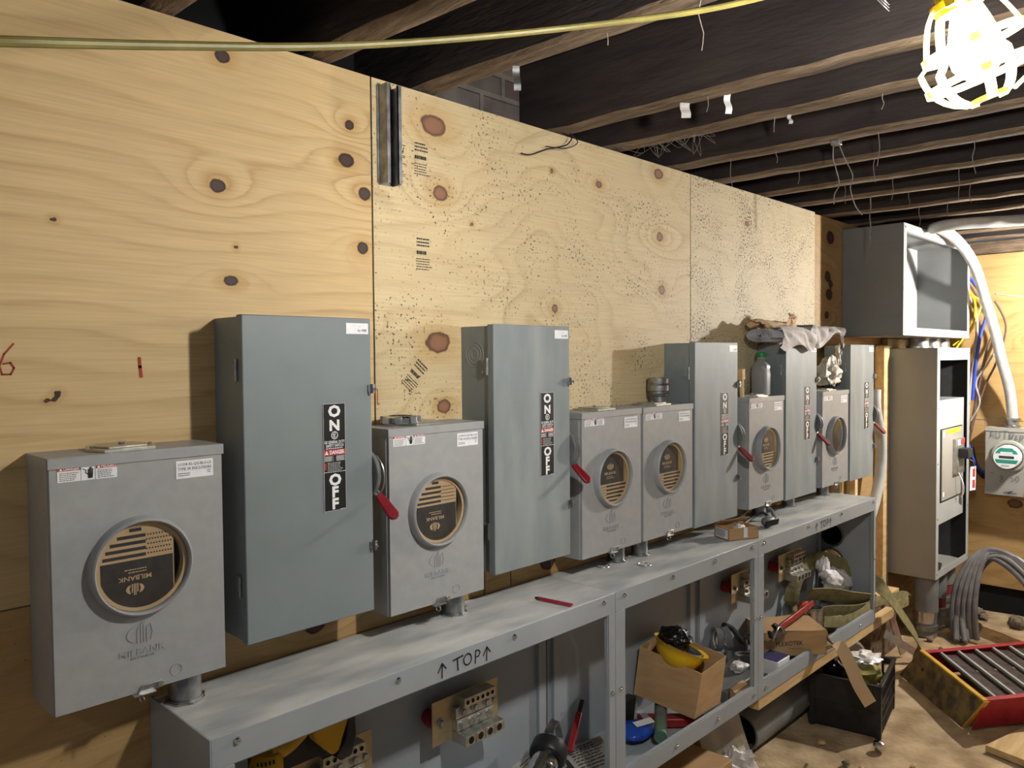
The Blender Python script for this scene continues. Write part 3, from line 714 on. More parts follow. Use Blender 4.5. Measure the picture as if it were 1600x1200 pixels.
def danger_sticker(b, x, z, w, h, y):
    X, Y = (1, 0, 0), (0, 0, 1)
    b.box((x, y, z), (x + w, y + .0006, z + h), 'white'); y -= .0004
    b.box((x, y, z + h * .72), (x + w * .385, y + .0004, z + h), 'dangerred'); b.box((x + w * .635, y, z + h * .72), (x + w, y + .0004, z + h), 'dangerred')
    y -= .0003
    for cx, tx in ((.20, 'DANGER'), (.825, 'PELIGRO')):
        b.text(tx, h * .26, (x + w * (cx + .03), y, z + h * .76), 'whitevinyl', bold=.02, maxw=w * .26)
        b.quad([(x + w * (cx - .14), y, z + h * .76), (x + w * (cx - .11), y, z + h * .96), (x + w * (cx - .145), y, z + h * .96)][::1] if False else
               [(x + w * (cx - .17), y, z + h * .76), (x + w * (cx - .115), y, z + h * .76), (x + w * (cx - .142), y, z + h * .95)], 'whitevinyl')
    b.lines((x + w * .03, y, z + h * .06), X, Y, w * .32, h * .58, 5, 'ink', seed=2)
    b.lines((x + w * .66, y, z + h * .06), X, Y, w * .32, h * .58, 5, 'ink', seed=3)
    # hand touched by a bolt
    cx, cz = x + w * .53, z + h * .12
    b.quad([(cx - w * .03, y, cz), (cx + w * .045, y, cz), (cx + w * .055, y, cz + h * .34), (cx - w * .035, y, cz + h * .34)], 'ink')
    for i, l in enumerate((.30, .40, .42, .34)):
        fx = cx - w * .033 + w * .024 * i
        b.quad([(fx, y, cz + h * .3), (fx + w * .017, y, cz + h * .3), (fx + w * .019, y, cz + h * (.32 + l)), (fx + w * .002, y, cz + h * (.32 + l))], 'ink')
    b.stroke([(-w * .115, h * .78), (-w * .06, h * .66), (-w * .075, h * .52), (-w * .015, h * .38)], h * .05, (cx, y, z), X, Y, 'ink')
    for q in (.38, .62): b.box((x + w * q, y, z), (x + w * q + .0006, y + .0001, z + h), 'ink')

MW, MD, MH = .328, .135, .477
RC = (.158, .252)   # centre of the round opening

def build_meter(loc, flip, cover=True):
    t = empty('meter_socket', loc)
    O = V(loc)
    def P(name, b, parent=None, **k):
        o = b.build(name, parent or t, org=(0, 0, 0), **k); return o
    w, d, h = MW, MD, MH
    b = MB(); mp = 'meter_paint'
    b.box((0, -d + .010, 0), (.003, 0, h - .012), mp); b.box((w - .003, -d + .010, 0), (w, 0, h - .012), mp)
    b.box((.003, -d + .010, 0), (w - .003, 0, .003), mp); b.box((.003, -.003, .003), (w - .003, 0, h - .012), mp)
    P('enclosure', b, bevel=.0012)
    b = MB(); b.plate_hole(.002, w - .002, .002, h - .021, -d, -d + .002, [(RC[0], RC[1], .0885)], mp)
    b.box((.002, -d + .002, .002), (.0045, -d + .013, h - .021), mp); b.box((w - .0045, -d + .002, .002), (w - .002, -d + .013, h - .021), mp)
    b.box((.002, -d + .002, .002), (w - .002, -d + .012, .004), mp)
    cov = P('cover', b, smooth=30)
    # raised badge and lettering pressed into the cover
    b = MB(); y = -d - .0016; emblem(b, (.158, y, .118), (1, 0, 0), (0, 0, 1), .030, mp)
    b.text('MILBANK', .017, (.158, y, .078), mp, bold=.015, sx=1.25); b.text('ELECTRICAL', .0065, (.158, y, .070), mp, sx=1.3)
    b2 = MB()
    for f in range(0): pass
    k = len(b.v); b.v += [(p[0], p[1] + .0018, p[2]) for p in b.v]
    # side walls for the raised shapes: edges used once
    cnt = {}
    for f in b.f:
        for i in range(len(f)):
            e = (f[i], f[(i + 1) % len(f)]); cnt[e] = cnt.get(e, 0) + 1
    fs = [e for e in cnt if (e[1], e[0]) not in cnt]
    for a_, b_ in fs: b.f.append((b_, a_, k + a_, k + b_)); b.m.append(0)
    P('raised_emblem', b, cov, smooth=0)
    b = MB(); b.lathe((.222, -d, .027), (0, -1, 0), [(.0105, -.001), (.0112, .0014), (.0122, .0014), (.013, -.001)], mp, n=28)
    P('knockout', b, cov)
    b = MB(); mc = 'meter_paint'
    b.box((-.002, -d - .003, h - .0025), (w + .002, 0, h), mc); b.box((-.002, -d - .003, h - .021), (w + .002, -d - .0005, h - .002), mc)
    b.box((-.002, -d - .003, h - .021), (0, 0, h - .002), mc); b.box((w, -d - .003, h - .021), (w + .002, 0, h - .002), mc)
    P('top_cap', b, bevel=.0008)
    b = MB()
    hp = [(.10, -.125), (.195, -.125), (.215, -.07), (.195, -.015), (.10, -.015), (.082, -.07)]
    b.prism(hp, (0, 0, h), (1, 0, 0), (0, 1, 0), (0, 0, .006), 'alu'); b.prism([(.15 + (x - .15) * .75, -.07 + (yy + .07) * .75) for x, yy in hp], (0, 0, h + .006), (1, 0, 0), (0, 1, 0), (0, 0, .004), 'alu')
    b.cyl((.15, -.07, h + .010), (.15, -.07, h + .015), .006, 'zinc', n=6)
    for sx, sy in ((.095, -.07), (.205, -.07)): b.cyl((sx, sy, h + .006), (sx, sy, h + .010), .004, 'zinc', n=10)
    P('hub_plate', b, bevel=.001)
    b = MB(); c = (RC[0], -d, RC[1])
    b.lathe(c, (0, -1, 0), [(.0880, -.004), (.0875, .016), (.0885, .0215), (.0910, .0235), (.0938, .0215), (.0958, .017), (.0965, .008), (.0985, .001), (.0985, -.0008), (.0885, -.0008)], mp, n=56)
    P('sealing_ring', b, smooth=50)
    b = MB(); b.lathe(c, (0, -1, 0), [(.0005, .0165), (.078, .0165), (.0868, .0145), (.0868, .0125), (.0005, .0125)], 'glass', n=44)
    P('clear_cover', b)
    if cover:
        b = MB(); X = V((-1, 0, 0)) if flip else V((1, 0, 0)); Z = V((0, 0, -1)) if flip else V((0, 0, 1)); cy = -d - .0055
        # upright print: badge and dark field on top, striped flag beneath; centre at the hole, canton towards the left
        C = V((RC[0] - .014, cy, RC[1] - .002))
        b.prism([(max(-.1085, min(.062, .0862 * math.cos(a))), .0862 * math.sin(a)) for a in np.linspace(0, 6.283, 49)[:-1]], (RC[0], cy, RC[1]), (1, 0, 0), (0, 0, 1), (0, .004, 0), 'cardtan')
        def q(x0, z0, x1, z1, m, dy=-.0005):
            pts = [C + X * x0 + Z * z0, C + X * x1 + Z * z0, C + X * x1 + Z * z1, C + X * x0 + Z * z1]
            b.quad([p + V((0, dy, 0)) for p in pts], m)
        dk = [(.083 * math.cos(a), .083 * math.sin(a)) for a in np.linspace(-.20, math.pi + .20, 30)]; lim = .072 if flip else .058; lo_ = -.058 if flip else -.072
        cl = lambda u: max(-.0775 if not flip else -.048, min(.0775 if flip else .048, u))
        dk = [(max(-.0760, min(.0760, u)), w_) for u, w_ in dk]
        off = .014 * (-1 if flip else 1)
        dk = [((min(u, .060) if not flip else max(u, -.060)) + off, w_) for u, w_ in dk]
        dk = dk if not flip else dk
        pp = [C + X * u + Z * w_ + V((0, -.0005, 0)) for u, w_ in dk]; b.quad(pp, 'cardink')
        e0 = C + V((0, -.001, 0)); emblem(b, e0 + Z * .040, X, Z, .017, 'cardtan')
        b.text('MILBANK', .013, e0 + Z * .014, 'cardtan', X, Z, bold=.01, sx=1.15)
        b.lines(e0 - X * .022 + Z * -.001, X, Z, .044, .011, 2, 'cardtan', seed=4)
        for i in range(5):
            zt_ = -.0215 - .0125 * i; ch = math.sqrt(.083 ** 2 - (zt_ - .0065) ** 2); q(max(-.022 if i < 4 else -.080, -ch + .014), zt_ - .0065, min(ch + .014 - .006, .092) if not flip else min(.078, ch - .020), zt_, 'cardink')
        for r in range(5):
            for k_ in range(9):
                sx, sz = -.072 + k_ * .0055 + (r % 2) * .0027, -.024 - r * .0092
                if (sx + (.014 if flip else -.014)) ** 2 + sz ** 2 > .0063: continue
                q(sx, sz - .003, sx + .003, sz, 'cardink')
        P('printed_cardboard_insert', b, smooth=0)
        b = MB(); b.lathe(c, (0, -1, 0), [(.0800, .009), (.0868, .009), (.0868, -.010), (.0800, -.010)], 'cardtan', n=40, closed=True)
        P('cardboard_collar', b)
    else:
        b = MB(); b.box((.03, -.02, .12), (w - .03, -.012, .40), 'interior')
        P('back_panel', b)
        for jx_ in (.105, .205):
            for jz in (.175, .325):
                b = MB(); b.box((jx_ - .022, -.055, jz - .03), (jx_ + .022, -.02, jz + .03), 'black')
                b.box((jx_ - .004, -.10, jz - .022), (jx_ - .0015, -.055, jz + .022), 'alu'); b.box((jx_ + .0015, -.10, jz - .022), (jx_ + .004, -.055, jz + .022), 'alu')
                b.cyl((jx_, -.055, jz), (jx_, -.07, jz), .010, 'alu', n=10); b.box((jx_ - .015, -.075, jz - .012), (jx_ + .015, -.055, jz - .004), 'alu')
                P('meter_jaw', b, bevel=.0008)
    b = MB(); danger_sticker(b, .015, h - .046, .103, .028, -d - .0012); P('danger_sticker', b, cov, smooth=0)
    cov_l = b
    b = MB(); x, z, ww, hh, y = .230, h - .064, .077, .036, -d - .0012
    b.box((x, y, z), (x + ww, y + .0006, z + hh), 'white'); y -= .0004
    b.text('U1554-XL-QG-BLG-LIS', .0082, (x + ww / 2, y, z + hh * .72), 'ink', bold=.006, maxw=ww * .9)
    b.text('TYPE 3R ENCLOSURE', .0082, (x + ww / 2, y, z + hh * .46), 'ink', bold=.006, maxw=ww * .9)
    b.lines((x + .004, y, z + .004), (1, 0, 0), (0, 0, 1), .026, .008, 2, 'ink', seed=6); b.lines((x + .064, y, z + .007), (1, 0, 0), (0, 0, 1), .009, .008, 2, 'ink', seed=7)
    P('rating_sticker', b, cov, smooth=0)
    b = MB(); lx = .165
    b.prism([(-.020, .004), (-.012, .020), (.026, .020), (.032, .014), (.026, .006), (-.006, .004)], (lx, -d - .001, -.004), (1, 0, 0), (0, 0, 1), (0, -.004, 0), 'zinc')
    b.box((lx - .030, -d - .014, -.001), (lx + .012, -d - .001, .0015), 'zinc'); b.cyl((lx + .022, -d - .005, .010), (lx + .022, -d - .010, .010), .005, 'chrome', n=14)
    b.lathe((lx - .014, -d - .008, -.010), (1, .3, 0), [(.0055, -.001), (.008, -.001), (.008, .001), (.0055, .001)], 'zinc', n=18, closed=True)
    P('latch', b, bevel=.0005)
    return t

GM = 'meter sockets along the plywood wall'
meterA = build_meter((0, 0, 0), True)
meterB = build_meter((0, 0, 0), False)
meterC = build_meter((0, 0, 0), False, cover=False)
def setm(o, x, z, lab): o.location = (x, 0, z); tag(o, lab, 'meter box', GM)
setm(meterA, .423, .948, 'grey meter box nearest the camera, upside-down flag card behind its round opening')
m2 = copy_tree(meterA); setm(m2, 1.182, .948, 'grey meter box with a loose steel ring lying on its top')
setm(meterB, 1.945, .946, 'grey meter box right of the second tall switch box, left of the touching pair')
m4 = copy_tree(meterB); setm(m4, 2.286, .946, 'grey meter box with an upright conduit fitting standing on its top')
m5 = copy_tree(meterB); setm(m5, 3.062, .946, 'grey meter box with a green-capped plastic bottle standing on top')
setm(meterC, 3.812, .946, 'grey meter box with bare metal jaws showing, plastic film heaped on top')

# ================================================================ tall safety switches
SW, SD, SH = .333, .140, .717
def monogram(b, o, X, Y, r, m1, m2):
    o, X, Y = V(o), V(X), V(Y); n = 24
    ring = lambda q: [o + X * (q * math.cos(2 * math.pi * i / n)) + Y * (q * math.sin(2 * math.pi * i / n)) for i in range(n)]
    A, B = ring(r), ring(r * .86)
    for i in range(n): b.quad([A[i], A[(i + 1) % n], B[(i + 1) % n], B[i]], m1)
    w_ = r * .12
    for pts in ([(-.1, .55), (-.45, .5), (-.5, .1), (-.2, .0), (-.15, .35), (-.35, -.1), (-.55, -.45), (-.25, -.6), (-.1, -.2)], [(.5, .5), (.2, .6), (.05, .3), (.3, .1), (.05, 0), (.0, -.45), (.35, -.6), (.55, -.3)],
                [(-.1, .1), (.2, .05)]):
        b.stroke([(p[0] * r, p[1] * r) for p in pts], w_, o, X, Y, m1)
    for a in (0, 90, 180, 270):
        t = math.radians(a); c = (math.cos(t) * r * .76, math.sin(t) * r * .76); s_ = (-math.sin(t), math.cos(t))
        b.stroke([(c[0] - s_[0] * r * .18, c[1] - s_[1] * r * .18), (c[0] + s_[0] * r * .18, c[1] + s_[1] * r * .18)], w_ * .7, o, X, Y, m1)

def build_switch(paint, knock=True):
    t = empty('safety_switch', (0, 0, 0)); w, d, h = SW, SD, SH
    P = lambda name, b, parent=None, **k: b.build(name, parent or t, org=(0, 0, 0), **k)
    b = MB(); b.box((.004, -d + .026, .003), (w - .004, 0, h - .004), paint); P('enclosure', b, bevel=.002)
    b = MB(); b.box((0, -d, 0), (w, -d + .0255, h), paint); door = P('door', b, bevel=.0025)
    if knock:
        b = MB()
        for r in (.036, .026, .013): b.lathe((.004, -.058, h - .085), (-1, 0, 0), [(r - .0012, -.0005), (r - .0006, .0009), (r + .0006, .0009), (r + .0012, -.0005)], paint, n=36)
        P('concentric_knockout', b)
    for z in (h - .12, .125):
        b = MB(); b.cyl((-.0035, -d + .023, z - .024), (-.0035, -d + .023, z + .024), .0032, 'zinc' , n=10)
        b.box((0, -d + .023, z - .022), (.0012, -d + .052, z + .022), paint)
        for q in (-.016, .016): b.cyl((-.001, -d + .044, z + q), (.003, -d + .044, z + q), .003, 'zinc', n=8)
        P('hinge', b)
    for z in (.546, .162):
        b = MB(); b.box((w - .004, -d - .012, z - .011), (w + .0025, -d + .028, z + .012), 'zinc'); b.box((w - .012, -d - .0045, z - .008), (w - .002, -d - .001, z + .010), 'zinc')
        b.cyl((w - .001, -d - .012, z), (w - .001, -d - .017, z), .004, 'chrome', n=10); b.box((w - .010, -d - .006, z - .016), (w - .0075, -d - .0005, z - .004), 'zinc')
        P('latch', b, bevel=.0006)
    # operating handle on the right flank: half-round guard and red paddle
    zc = .335; y0 = -.100
    b = MB(); n = 26; poly = [(y0 - .060 * math.cos(a), zc + .060 * math.sin(a)) for a in np.linspace(-1.95, 1.95, n)]
    b.prism(poly, (w + .001, 0, 0), (0, 1, 0), (0, 0, 1), (.011, 0, 0), 'greytool'); P('handle_guard', b, bevel=.002)
    b = MB(); b.tube([(w + .013, y0 - .040, zc + .045), (w + .016, y0 - .060, zc + .02), (w + .018, y0 - .062, zc - .02), (w + .018, y0 - .044, zc - .052)], .0022, 'zinc', n=8); 
    p0 = V((w + .014, y0 - .030, zc - .042)); p1 = V((w + .017, y0 - .040, zc - .052))
    b.ribbon([p0 + V((0, .02, .03)), p0, p1], (1, 0, .2), .016, .004, 'zinc', sub=1); lev = P('handle_lever', b)
    b = MB(); e = V((w + .030, y0 - .094, zc - .106)); dd = (e - p1).normalized(); wv = V((1, 0, .35)); wv = (wv - dd * wv.dot(dd)).normalized(); nv = wv.cross(dd)
    L = (e - p1).length; poly = [(0, -.010), (L * .3, -.0125), (L * .85, -.015), (L * .96, -.010), (L, 0), (L * .96, .010), (L * .85, .015), (L * .3, .0125), (0, .010)]
    b.prism(poly, p1 - nv * .005, dd, wv, nv * .010, 'grip'); P('red_grip', b, lev, bevel=.003)
    tag(t.children[-1] if False else lev.children[0], 'red handle grip')
    # tall ON / OFF decal
    b = MB(); x0, x1, z0, z1, y = .195, .256, .262, .516, -d - .0012; X, Y = (1, 0, 0), (0, 0, 1); cx = (x0 + x1) / 2
    b.box((x0, y, z0), (x1, y + .0006, z1), 'blackvinyl'); y -= .0004
    for a, c in (((x0 + .0006, z0 + .0006), (x1 - .0006, z0 + .0014)), ((x0 + .0006, z1 - .0014), (x1 - .0006, z1 - .0006)), ((x0 + .0006, z0), (x0 + .0013, z1)), ((x1 - .0013, z0), (x1 - .0006, z1)), ((x0, .354), (x1, .355))):
        b.box((a[0], y, a[1]), (c[0], y + .0002, c[1]), 'whitevinyl')
    y -= .0002
    def big(ch, zb, hh): b.text(ch, hh * 1.37, (cx, y, zb), 'whitevinyl', bold=.045, sx=1.12)
    big('O', .485, .0265); big('N', .4525, .0245)
    monogram(b, (cx, y, .4405), X, Y, .0095, 'whitevinyl', None)
    b.text('GE GENERAL DUTY', .0095, (cx, y, .4215), 'whitevinyl', bold=.02, maxw=.055); b.text('SAFETY SWITCH', .0095, (cx, y, .4130), 'whitevinyl', bold=.02, maxw=.048)
    b.lines((x0 + .006, y, .4085), X, Y, .048, .003, 1, 'whitevinyl', t=.6)
    b.box((x0 + .0015, y, .394), (x1 - .0015, y + .0003, .4075), 'dangerred'); y2 = y - .0003
    b.text('DANGER', .0125, (cx + .006, y2, .3965), 'whitevinyl', bold=.03, maxw=.040); b.quad([(x0 + .003, y2, .3960), (x0 + .013, y2, .3960), (x0 + .008, y2, .4055)], 'whitevinyl')
    b.box((x0 + .002, y, .3795), (cx - .003, y + .0001, .393), 'greytool'); b.box((cx + .003, y, .3795), (x1 - .002, y + .0001, .393), 'greytool')
    b.lines((x0 + .003, y2, .380), X, Y, .024, .012, 4, 'whitevinyl', 3); b.lines((cx + .004, y2, .380), X, Y, .024, .012, 4, 'whitevinyl', 5)
    b.lines((x0 + .010, y2, .3565), X, Y, .046, .021, 6, 'whitevinyl', 8, t=.25); b.box((x0 + .002, y, .360), (x0 + .007, y + .0001, .376), 'dangerred')
    big('O', .3235, .0265); big('F', .2955, .0250); big('F', .2675, .0250)
    b.lines((x1 - .017, y, .2640), X, Y, .014, .002, 1, 'whitevinyl', t=.6)
    P('on_off_decal', b, door, smooth=0)
    b = MB(); y = -d - .0012; x, z = .262, h - .038
    b.box((x, y, z), (x + .063, y + .0006, z + .026), 'white'); b.text('by ABB', .0085, (x + .058, y - .0004, z + .006), 'ink', bold=.012, align='r'); b.lines((x + .034, y - .0004, z + .017), X, Y, .008, .002, 1, 'ink')
    P('maker_sticker', b, door, smooth=0)
    return t
GS = 'tall safety switches along the plywood wall'
sw = build_switch('switch_paint', False); sw2 = build_switch('switch_dusty', True)
def sets(o, x, z, lab): o.location = (x, 0, z); tag(o, lab, 'switch box', GS)
sets(sw, .797, .982, 'tall grey switch box nearest the camera, clean door, towering over the first meter box')
sets(sw2, 1.549, .980, 'tall grey switch box with scuffed door and round knockout, left of the paired meter boxes')
s3 = copy_tree(sw2); sets(s3, 2.622, .940, 'tall grey switch box behind the small open carton on the trough')
s4 = copy_tree(sw2); sets(s4, 3.400, .940, 'tall grey switch box with crumpled paper and rolled drawings on its top')
s5 = copy_tree(sw2); sets(s5, 4.152, .940, 'tall grey switch box last in the row, beside the white bent conduit')

# ================================================================ wireway troughs
TZ0, TZ1, TY = .247, .880, -.285
def lug_block(loc, parent):
    """cream mounting plate on red insulators with aluminium lugs"""
    O = V(loc)
    base = MB(); w, h = .256, .126
    base.box(O + V((0, 0, 0)), O + V((w, -.003, h)), 'brass')
    p = base.build('terminal_block', parent, bevel=.0006)
    for x in (.030, w - .030):
        ins = MB(); ins.lathe(O + V((x, .003, h / 2)), (0, 1, 0), [(.001, 0), (.024, 0), (.026, .012), (.023, .02), (.026, .03), (.022, .052), (.001, .052)], 'red', n=22)
        ins.build('red_insulator', p)
    for x in (.030, w - .024):
        bb = MB(); c = O + V((x, -.003, h * .5)); bb.cyl(c, c + V((0, -.003, 0)), .0125, 'zinc', n=18); bb.cyl(c + V((0, -.003, 0)), c + V((0, -.011, 0)), .0085, 'zinc', n=6); bb.build('mounting_bolt', p)
    lug = MB()
    x0, x1 = .072, .212
    lug.box(O + V((x0 + .018, -.030, .094)), O + V((x1, -.038, .120)), 'alu')
    lug.box(O + V((x0 + .018, -.003, .094)), O + V((x1, -.030, .120)), 'alu')
    lug.box(O + V((x0, -.003, .062)), O + V((x1, -.022, .094)), 'alu')
    lug.box(O + V((x0, -.003, .028)), O + V((x1 + .004, -.026, .060)), 'alu')
    lug.box(O + V((x0, -.003, -.004)), O + V((x1 + .012, -.062, .026)), 'alu')
    for i in range(6):
        c = O + V((x0 + .030 + i * .0195, -.0385, .107)); lug.cyl(c, c + V((0, -.0006, 0)), .0062, 'hollow_shade', n=12); lug.lathe(c, (0, -1, 0), [(.0062, 0), (.0078, 0), (.0078, .001), (.0062, .001)], 'chrome', n=12, closed=True)
    for i in range(3):
        c = O + V((x0 + .024 + i * .046, -.022, .078)); lug.cyl(c, c + V((0, -.004, 0)), .0135, 'zinc', n=16); lug.cyl(c + V((0, -.004, 0)), c + V((0, -.012, 0)), .009, 'zinc', n=6)
    for i in range(4):
        c = O + V((x0 + .018 + i * .035, -.026, .044)); lug.cyl(c, c + V((0, -.003, 0)), .012, 'zinc', n=16); lug.cyl(c + V((0, -.003, 0)), c + V((0, -.011, 0)), .008, 'zinc', n=6)
        c = O + V((x0 + .020 + i * .037, -.0625, .011)); lug.cyl(c, c + V((0, -.0006, 0)), .0105, 'hollow_shade', n=14); lug.lathe(c, (0, -1, 0), [(.0105, 0), (.0125, 0), (.0125, .001), (.0105, .001)], 'chrome', n=14, closed=True)
        c = O + V((x0 + .020 + i * .037, -.044, .0262)); lug.cyl(c, c + V((0, 0, .0006)), .010, 'greytool', n=14)
    for i in range(1, 4): lug.box(O + V((x0 + .001 + i * .037, -.0626, -.0045)), O + V((x0 + .0016 + i * .037, -.0635, .0262)), 'hollow_shade')
    lug.build('lug_bar', p, bevel=.0005)
    return p

def trough(x0, x1, label, bolts, mid, low, lugs, left_end, right_end, marker=None, sl=.045, sr=.045):
    t = empty('wireway_trough', (x0, 0, TZ0), label, 'trough', 'three wireway troughs joined end to end')
    rp = 'rack_paint'; g = .001
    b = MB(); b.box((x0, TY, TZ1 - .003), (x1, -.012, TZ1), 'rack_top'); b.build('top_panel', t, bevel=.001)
    b = MB(); b.box((x0, TY + .003, TZ0), (x1, -.002, TZ0 + .003), rp); b.build('bottom_panel', t)
    b = MB(); b.box((x0 + g, -.005, TZ0 + .003), (x1 - g, -.002, TZ1 - .003), rp)
    for a in (x0 + .02, x1 - .052): b.box((a, -.018, TZ0 + .003), (a + .032, -.005, TZ1 - .004), rp)
    b.build('back_panel', t, bevel=.001)
    b = MB(); y0, y1 = TY, TY - .003
    b.box((x0, y0, TZ1 - .062), (x1, y1, TZ1), rp); b.box((x0, y0, TZ0), (x1, y1, TZ0 + .062), rp)
    b.box((x0, y0, TZ0 + .062), (x0 + sl, y1, TZ1 - .062), rp); b.box((x1 - sr, y0, TZ0 + .062), (x1, y1, TZ1 - .062), rp)
    b.box((x0 + sl, y0 + .012, TZ1 - .065), (x1 - sr, y0, TZ1 - .062), rp); b.box((x0 + sl, y0 + .012, TZ0 + .062), (x1 - sr, y0, TZ0 + .065), rp)
    b.box((x1 - sr - .003, y0 + .014, TZ0 + .062), (x1 - sr, y0, TZ1 - .062), rp); b.box((x0 + sl, y0 + .014, TZ0 + .062), (x0 + sl + .003, y0, TZ1 - .062), rp)
    fr = b.build('front_frame', t, bevel=.0012)
    if marker is not None:
        b = MB(); X, Y = (1, 0, 0), (0, 0, 1); mx = marker; y = TY - .0042; O = (mx, y, TZ1 - .031); w_ = .0035
        for ax in (-.078, .072):
            b.stroke([(ax, -.022), (ax + .001, .012)], w_, O, X, Y, 'ink'); b.stroke([(ax - .012, -.006), (ax + .001, .013), (ax + .013, -.002)], w_, O, X, Y, 'ink')
        b.stroke([(-.042, .010), (-.010, .014)], w_ * 1.2, O, X, Y, 'ink'); b.stroke([(-.028, .012), (-.026, -.018)], w_ * 1.2, O, X, Y, 'ink')
        b.stroke([(.006 + .013 * math.cos(a), .014 * math.sin(a)) for a in np.linspace(1, 7.4, 14)], w_, O, X, Y, 'ink')
        b.stroke([(.032, -.018), (.034, .014), (.044, .013), (.049, .006), (.044, -.002), (.034, -.003)], w_, O, X, Y, 'ink')
        b.build('handwritten_top_mark', fr, smooth=0)
    bolt0 = None
    for x, z in [(x, TZ1 - .018) for x in bolts] + [(x, .574) for x in mid] + [(x, TZ0 + .031) for x in low]:
        if bolt0 is None:
            b = MB(); c = V((x, TY - .003, z)); b.lathe(c, (0, -1, 0), [(.001, .0075), (.005, .0065), (.0075, .003), (.0078, 0)], 'chrome', n=14); b.cyl(c + V((0, .012, 0)), c, .004, 'zinc', n=8)
            bolt0 = b.build('bolt', t, org=c); bolt0.location = c - t.location
        else:
            q = bolt0.copy(); COL.objects.link(q); q.location = V((x, TY - .003, z)) - t.location
    if left_end: MB().box((x0 - .003, TY - .003, TZ0), (x0, -.002, TZ1), rp).build('end_panel', t, bevel=.001)
    if right_end:
        b = MB(); b.plate_hole(TY, -.002, TZ0 + .003, TZ1 - .003, x1 - .0045, x1 - .0015, [(-.068, .525, .060), (-.067, .660, .060)], rp, plane='x'); b.build('end_panel', t)
        b = MB(); b.lathe((x1 - .012, -.067, .660), (1, 0, 0), [(.055, 0), (.065, 0), (.065, .008), (.060, .008), (.060, .10), (.055, .10)], 'zinc', n=32, closed=True); b.cyl((x1 + .07, -.067, .660), (x1 + .075, -.067, .660), .0555, 'hollow_shade', n=24); b.build('knockout_bushing', t)
        b = MB(); b.lathe((x1 - .012, -.068, .525), (1, 0, 0), [(.055, 0), (.065, 0), (.065, .008), (.060, .008), (.060, .04), (.055, .04)], 'zinc', n=32, closed=True); b.build('knockout_bushing', t)
    for lx, lz in lugs: lug_block((lx, -.062, lz), t)
    return t
trough(.645, 1.916, 'long grey trough nearest the camera, TOP hand-written on its front rail', [.697, 1.088, 1.472, 1.859], [1.900, .668], [.80, 1.25, 1.70], [(.914, .520), (1.372, .519)], True, False, 1.297, .045, .031)
trough(1.918, 2.843, 'short middle grey trough holding the carton with the yellow hard hat', [1.963, 2.237, 2.514, 2.795], [1.945, 2.827], [2.0, 2.26, 2.538, 2.813], [], False, False, None, .050, .030)
trough(2.845, 4.108, 'far grey trough with two round knockouts in its end panel', [2.895, 3.306, 3.662, 4.066], [2.868, 4.09], [2.91, 3.4, 3.9], [(3.045, .533), (3.492, .533)], False, True, 3.465, .048, .025)

# short conduit nipples between the boxes and the trough
for q, (x, y, r) in enumerate(((.690, -.068, .033), (1.455, -.064, .032), (2.228, -.060, .030), (2.352, -.072, .030), (3.30, -.06, .03), (3.60, -.06, .03), (4.0, -.06, .03))):
    z1 = .983 if False else .950
    z1 = .9475 if q < 2 else .9395 if q == 5 else .9455
    b = MB(); b.lathe((x, y, .8805), (0, 0, 1), [(r - .003, 0), (r, 0), (r, z1 - .8805), (r - .003, z1 - .8805)], 'galv', n=30, closed=True)
    t = empty('conduit_nipple', (x, y, .88), None, 'conduit', 'conduit nipples under the boxes')
    t['label'] = ('short steel conduit stub under the nearest meter box', 'short steel conduit stub under the meter box with the loose ring', 'short steel conduit stub left of the paired meter boxes gap',
                  'short steel conduit stub under the meter box with the upright fitting', 'short steel conduit stub under the bottle-topped meter box', 'short steel conduit stub under the switch box with papers on top', 'short steel conduit stub under the meter box with bare jaws')[q]
    b.build('pipe', t, smooth=40)
    n = MB(); ang = [2 * math.pi * i / 8 for i in range(8)]
    n.prism([((r + .009) * math.cos(a), (r + .009) * math.sin(a)) for a in ang], (x, y, .8803), (1, 0, 0), (0, 1, 0), (0, 0, .004), 'zinc')
    n.lathe((x, y, .884), (0, 0, 1), [(r + .001, 0), (r + .004, 0), (r + .004, .003), (r + .001, .003)], 'zinc', n=24, closed=True)
    n.build('lock_nut', t)

# ================================================================ junction box, main panel, far corner
def screw(b, c, d=(0, -1, 0), r=.006):
    c, d = V(c), V(d); b.cyl(c, c + d * .002, r, 'zinc', n=12); b.cyl(c + d * .002, c + d * .0022, r * .55, 'hollow_shade', n=8)

t = empty('junction_box', (4.445, 0, 1.705), 'large open-fronted grey junction box mounted high in the corner under the joists', 'junction box')
x0, x1, y0, z0, z1 = 4.445, 5.705, -.30, 1.705, 2.305
b = MB(); b.box((x0, y0, z0), (x0 + .003, .02, z1), 'box_dark'); b.box((x1 - .003, y0, z0), (x1, .02, z1), 'box_dark')
b.box((x0, y0, z1 - .003), (x1, .02, z1), 'box_dark'); b.box((x0, y0, z0), (x1, .02, z0 + .003), 'box_dark'); b.build('shell', t, bevel=.001)
b = MB(); b.box((x0 + .003, .012, z0 + .003), (x1 - .003, .018, z1 - .003), 'inner'); b.build('back_plate', t)
b = MB(); f = .045
b.box((x0, y0 - .003, z1 - f), (x1, y0, z1), 'inner'); b.box((x0, y0 - .003, z0), (x1, y0, z0 + f), 'inner'); b.box((x0, y0 - .003, z0 + f), (x0 + f, y0, z1 - f), 'inner'); b.box((x1 - f, y0 - .003, z0 + f), (x1, y0, z1 - f), 'inner')
for a, c in (((x0 + f, y0, z1 - f), (x1 - f, y0 + .02, z1 - f + .003)), ((x0 + f, y0, z0 + f - .003), (x1 - f, y0 + .02, z0 + f))): b.box(a, c, 'inner')
b.build('front_flange', t, bevel=.001)
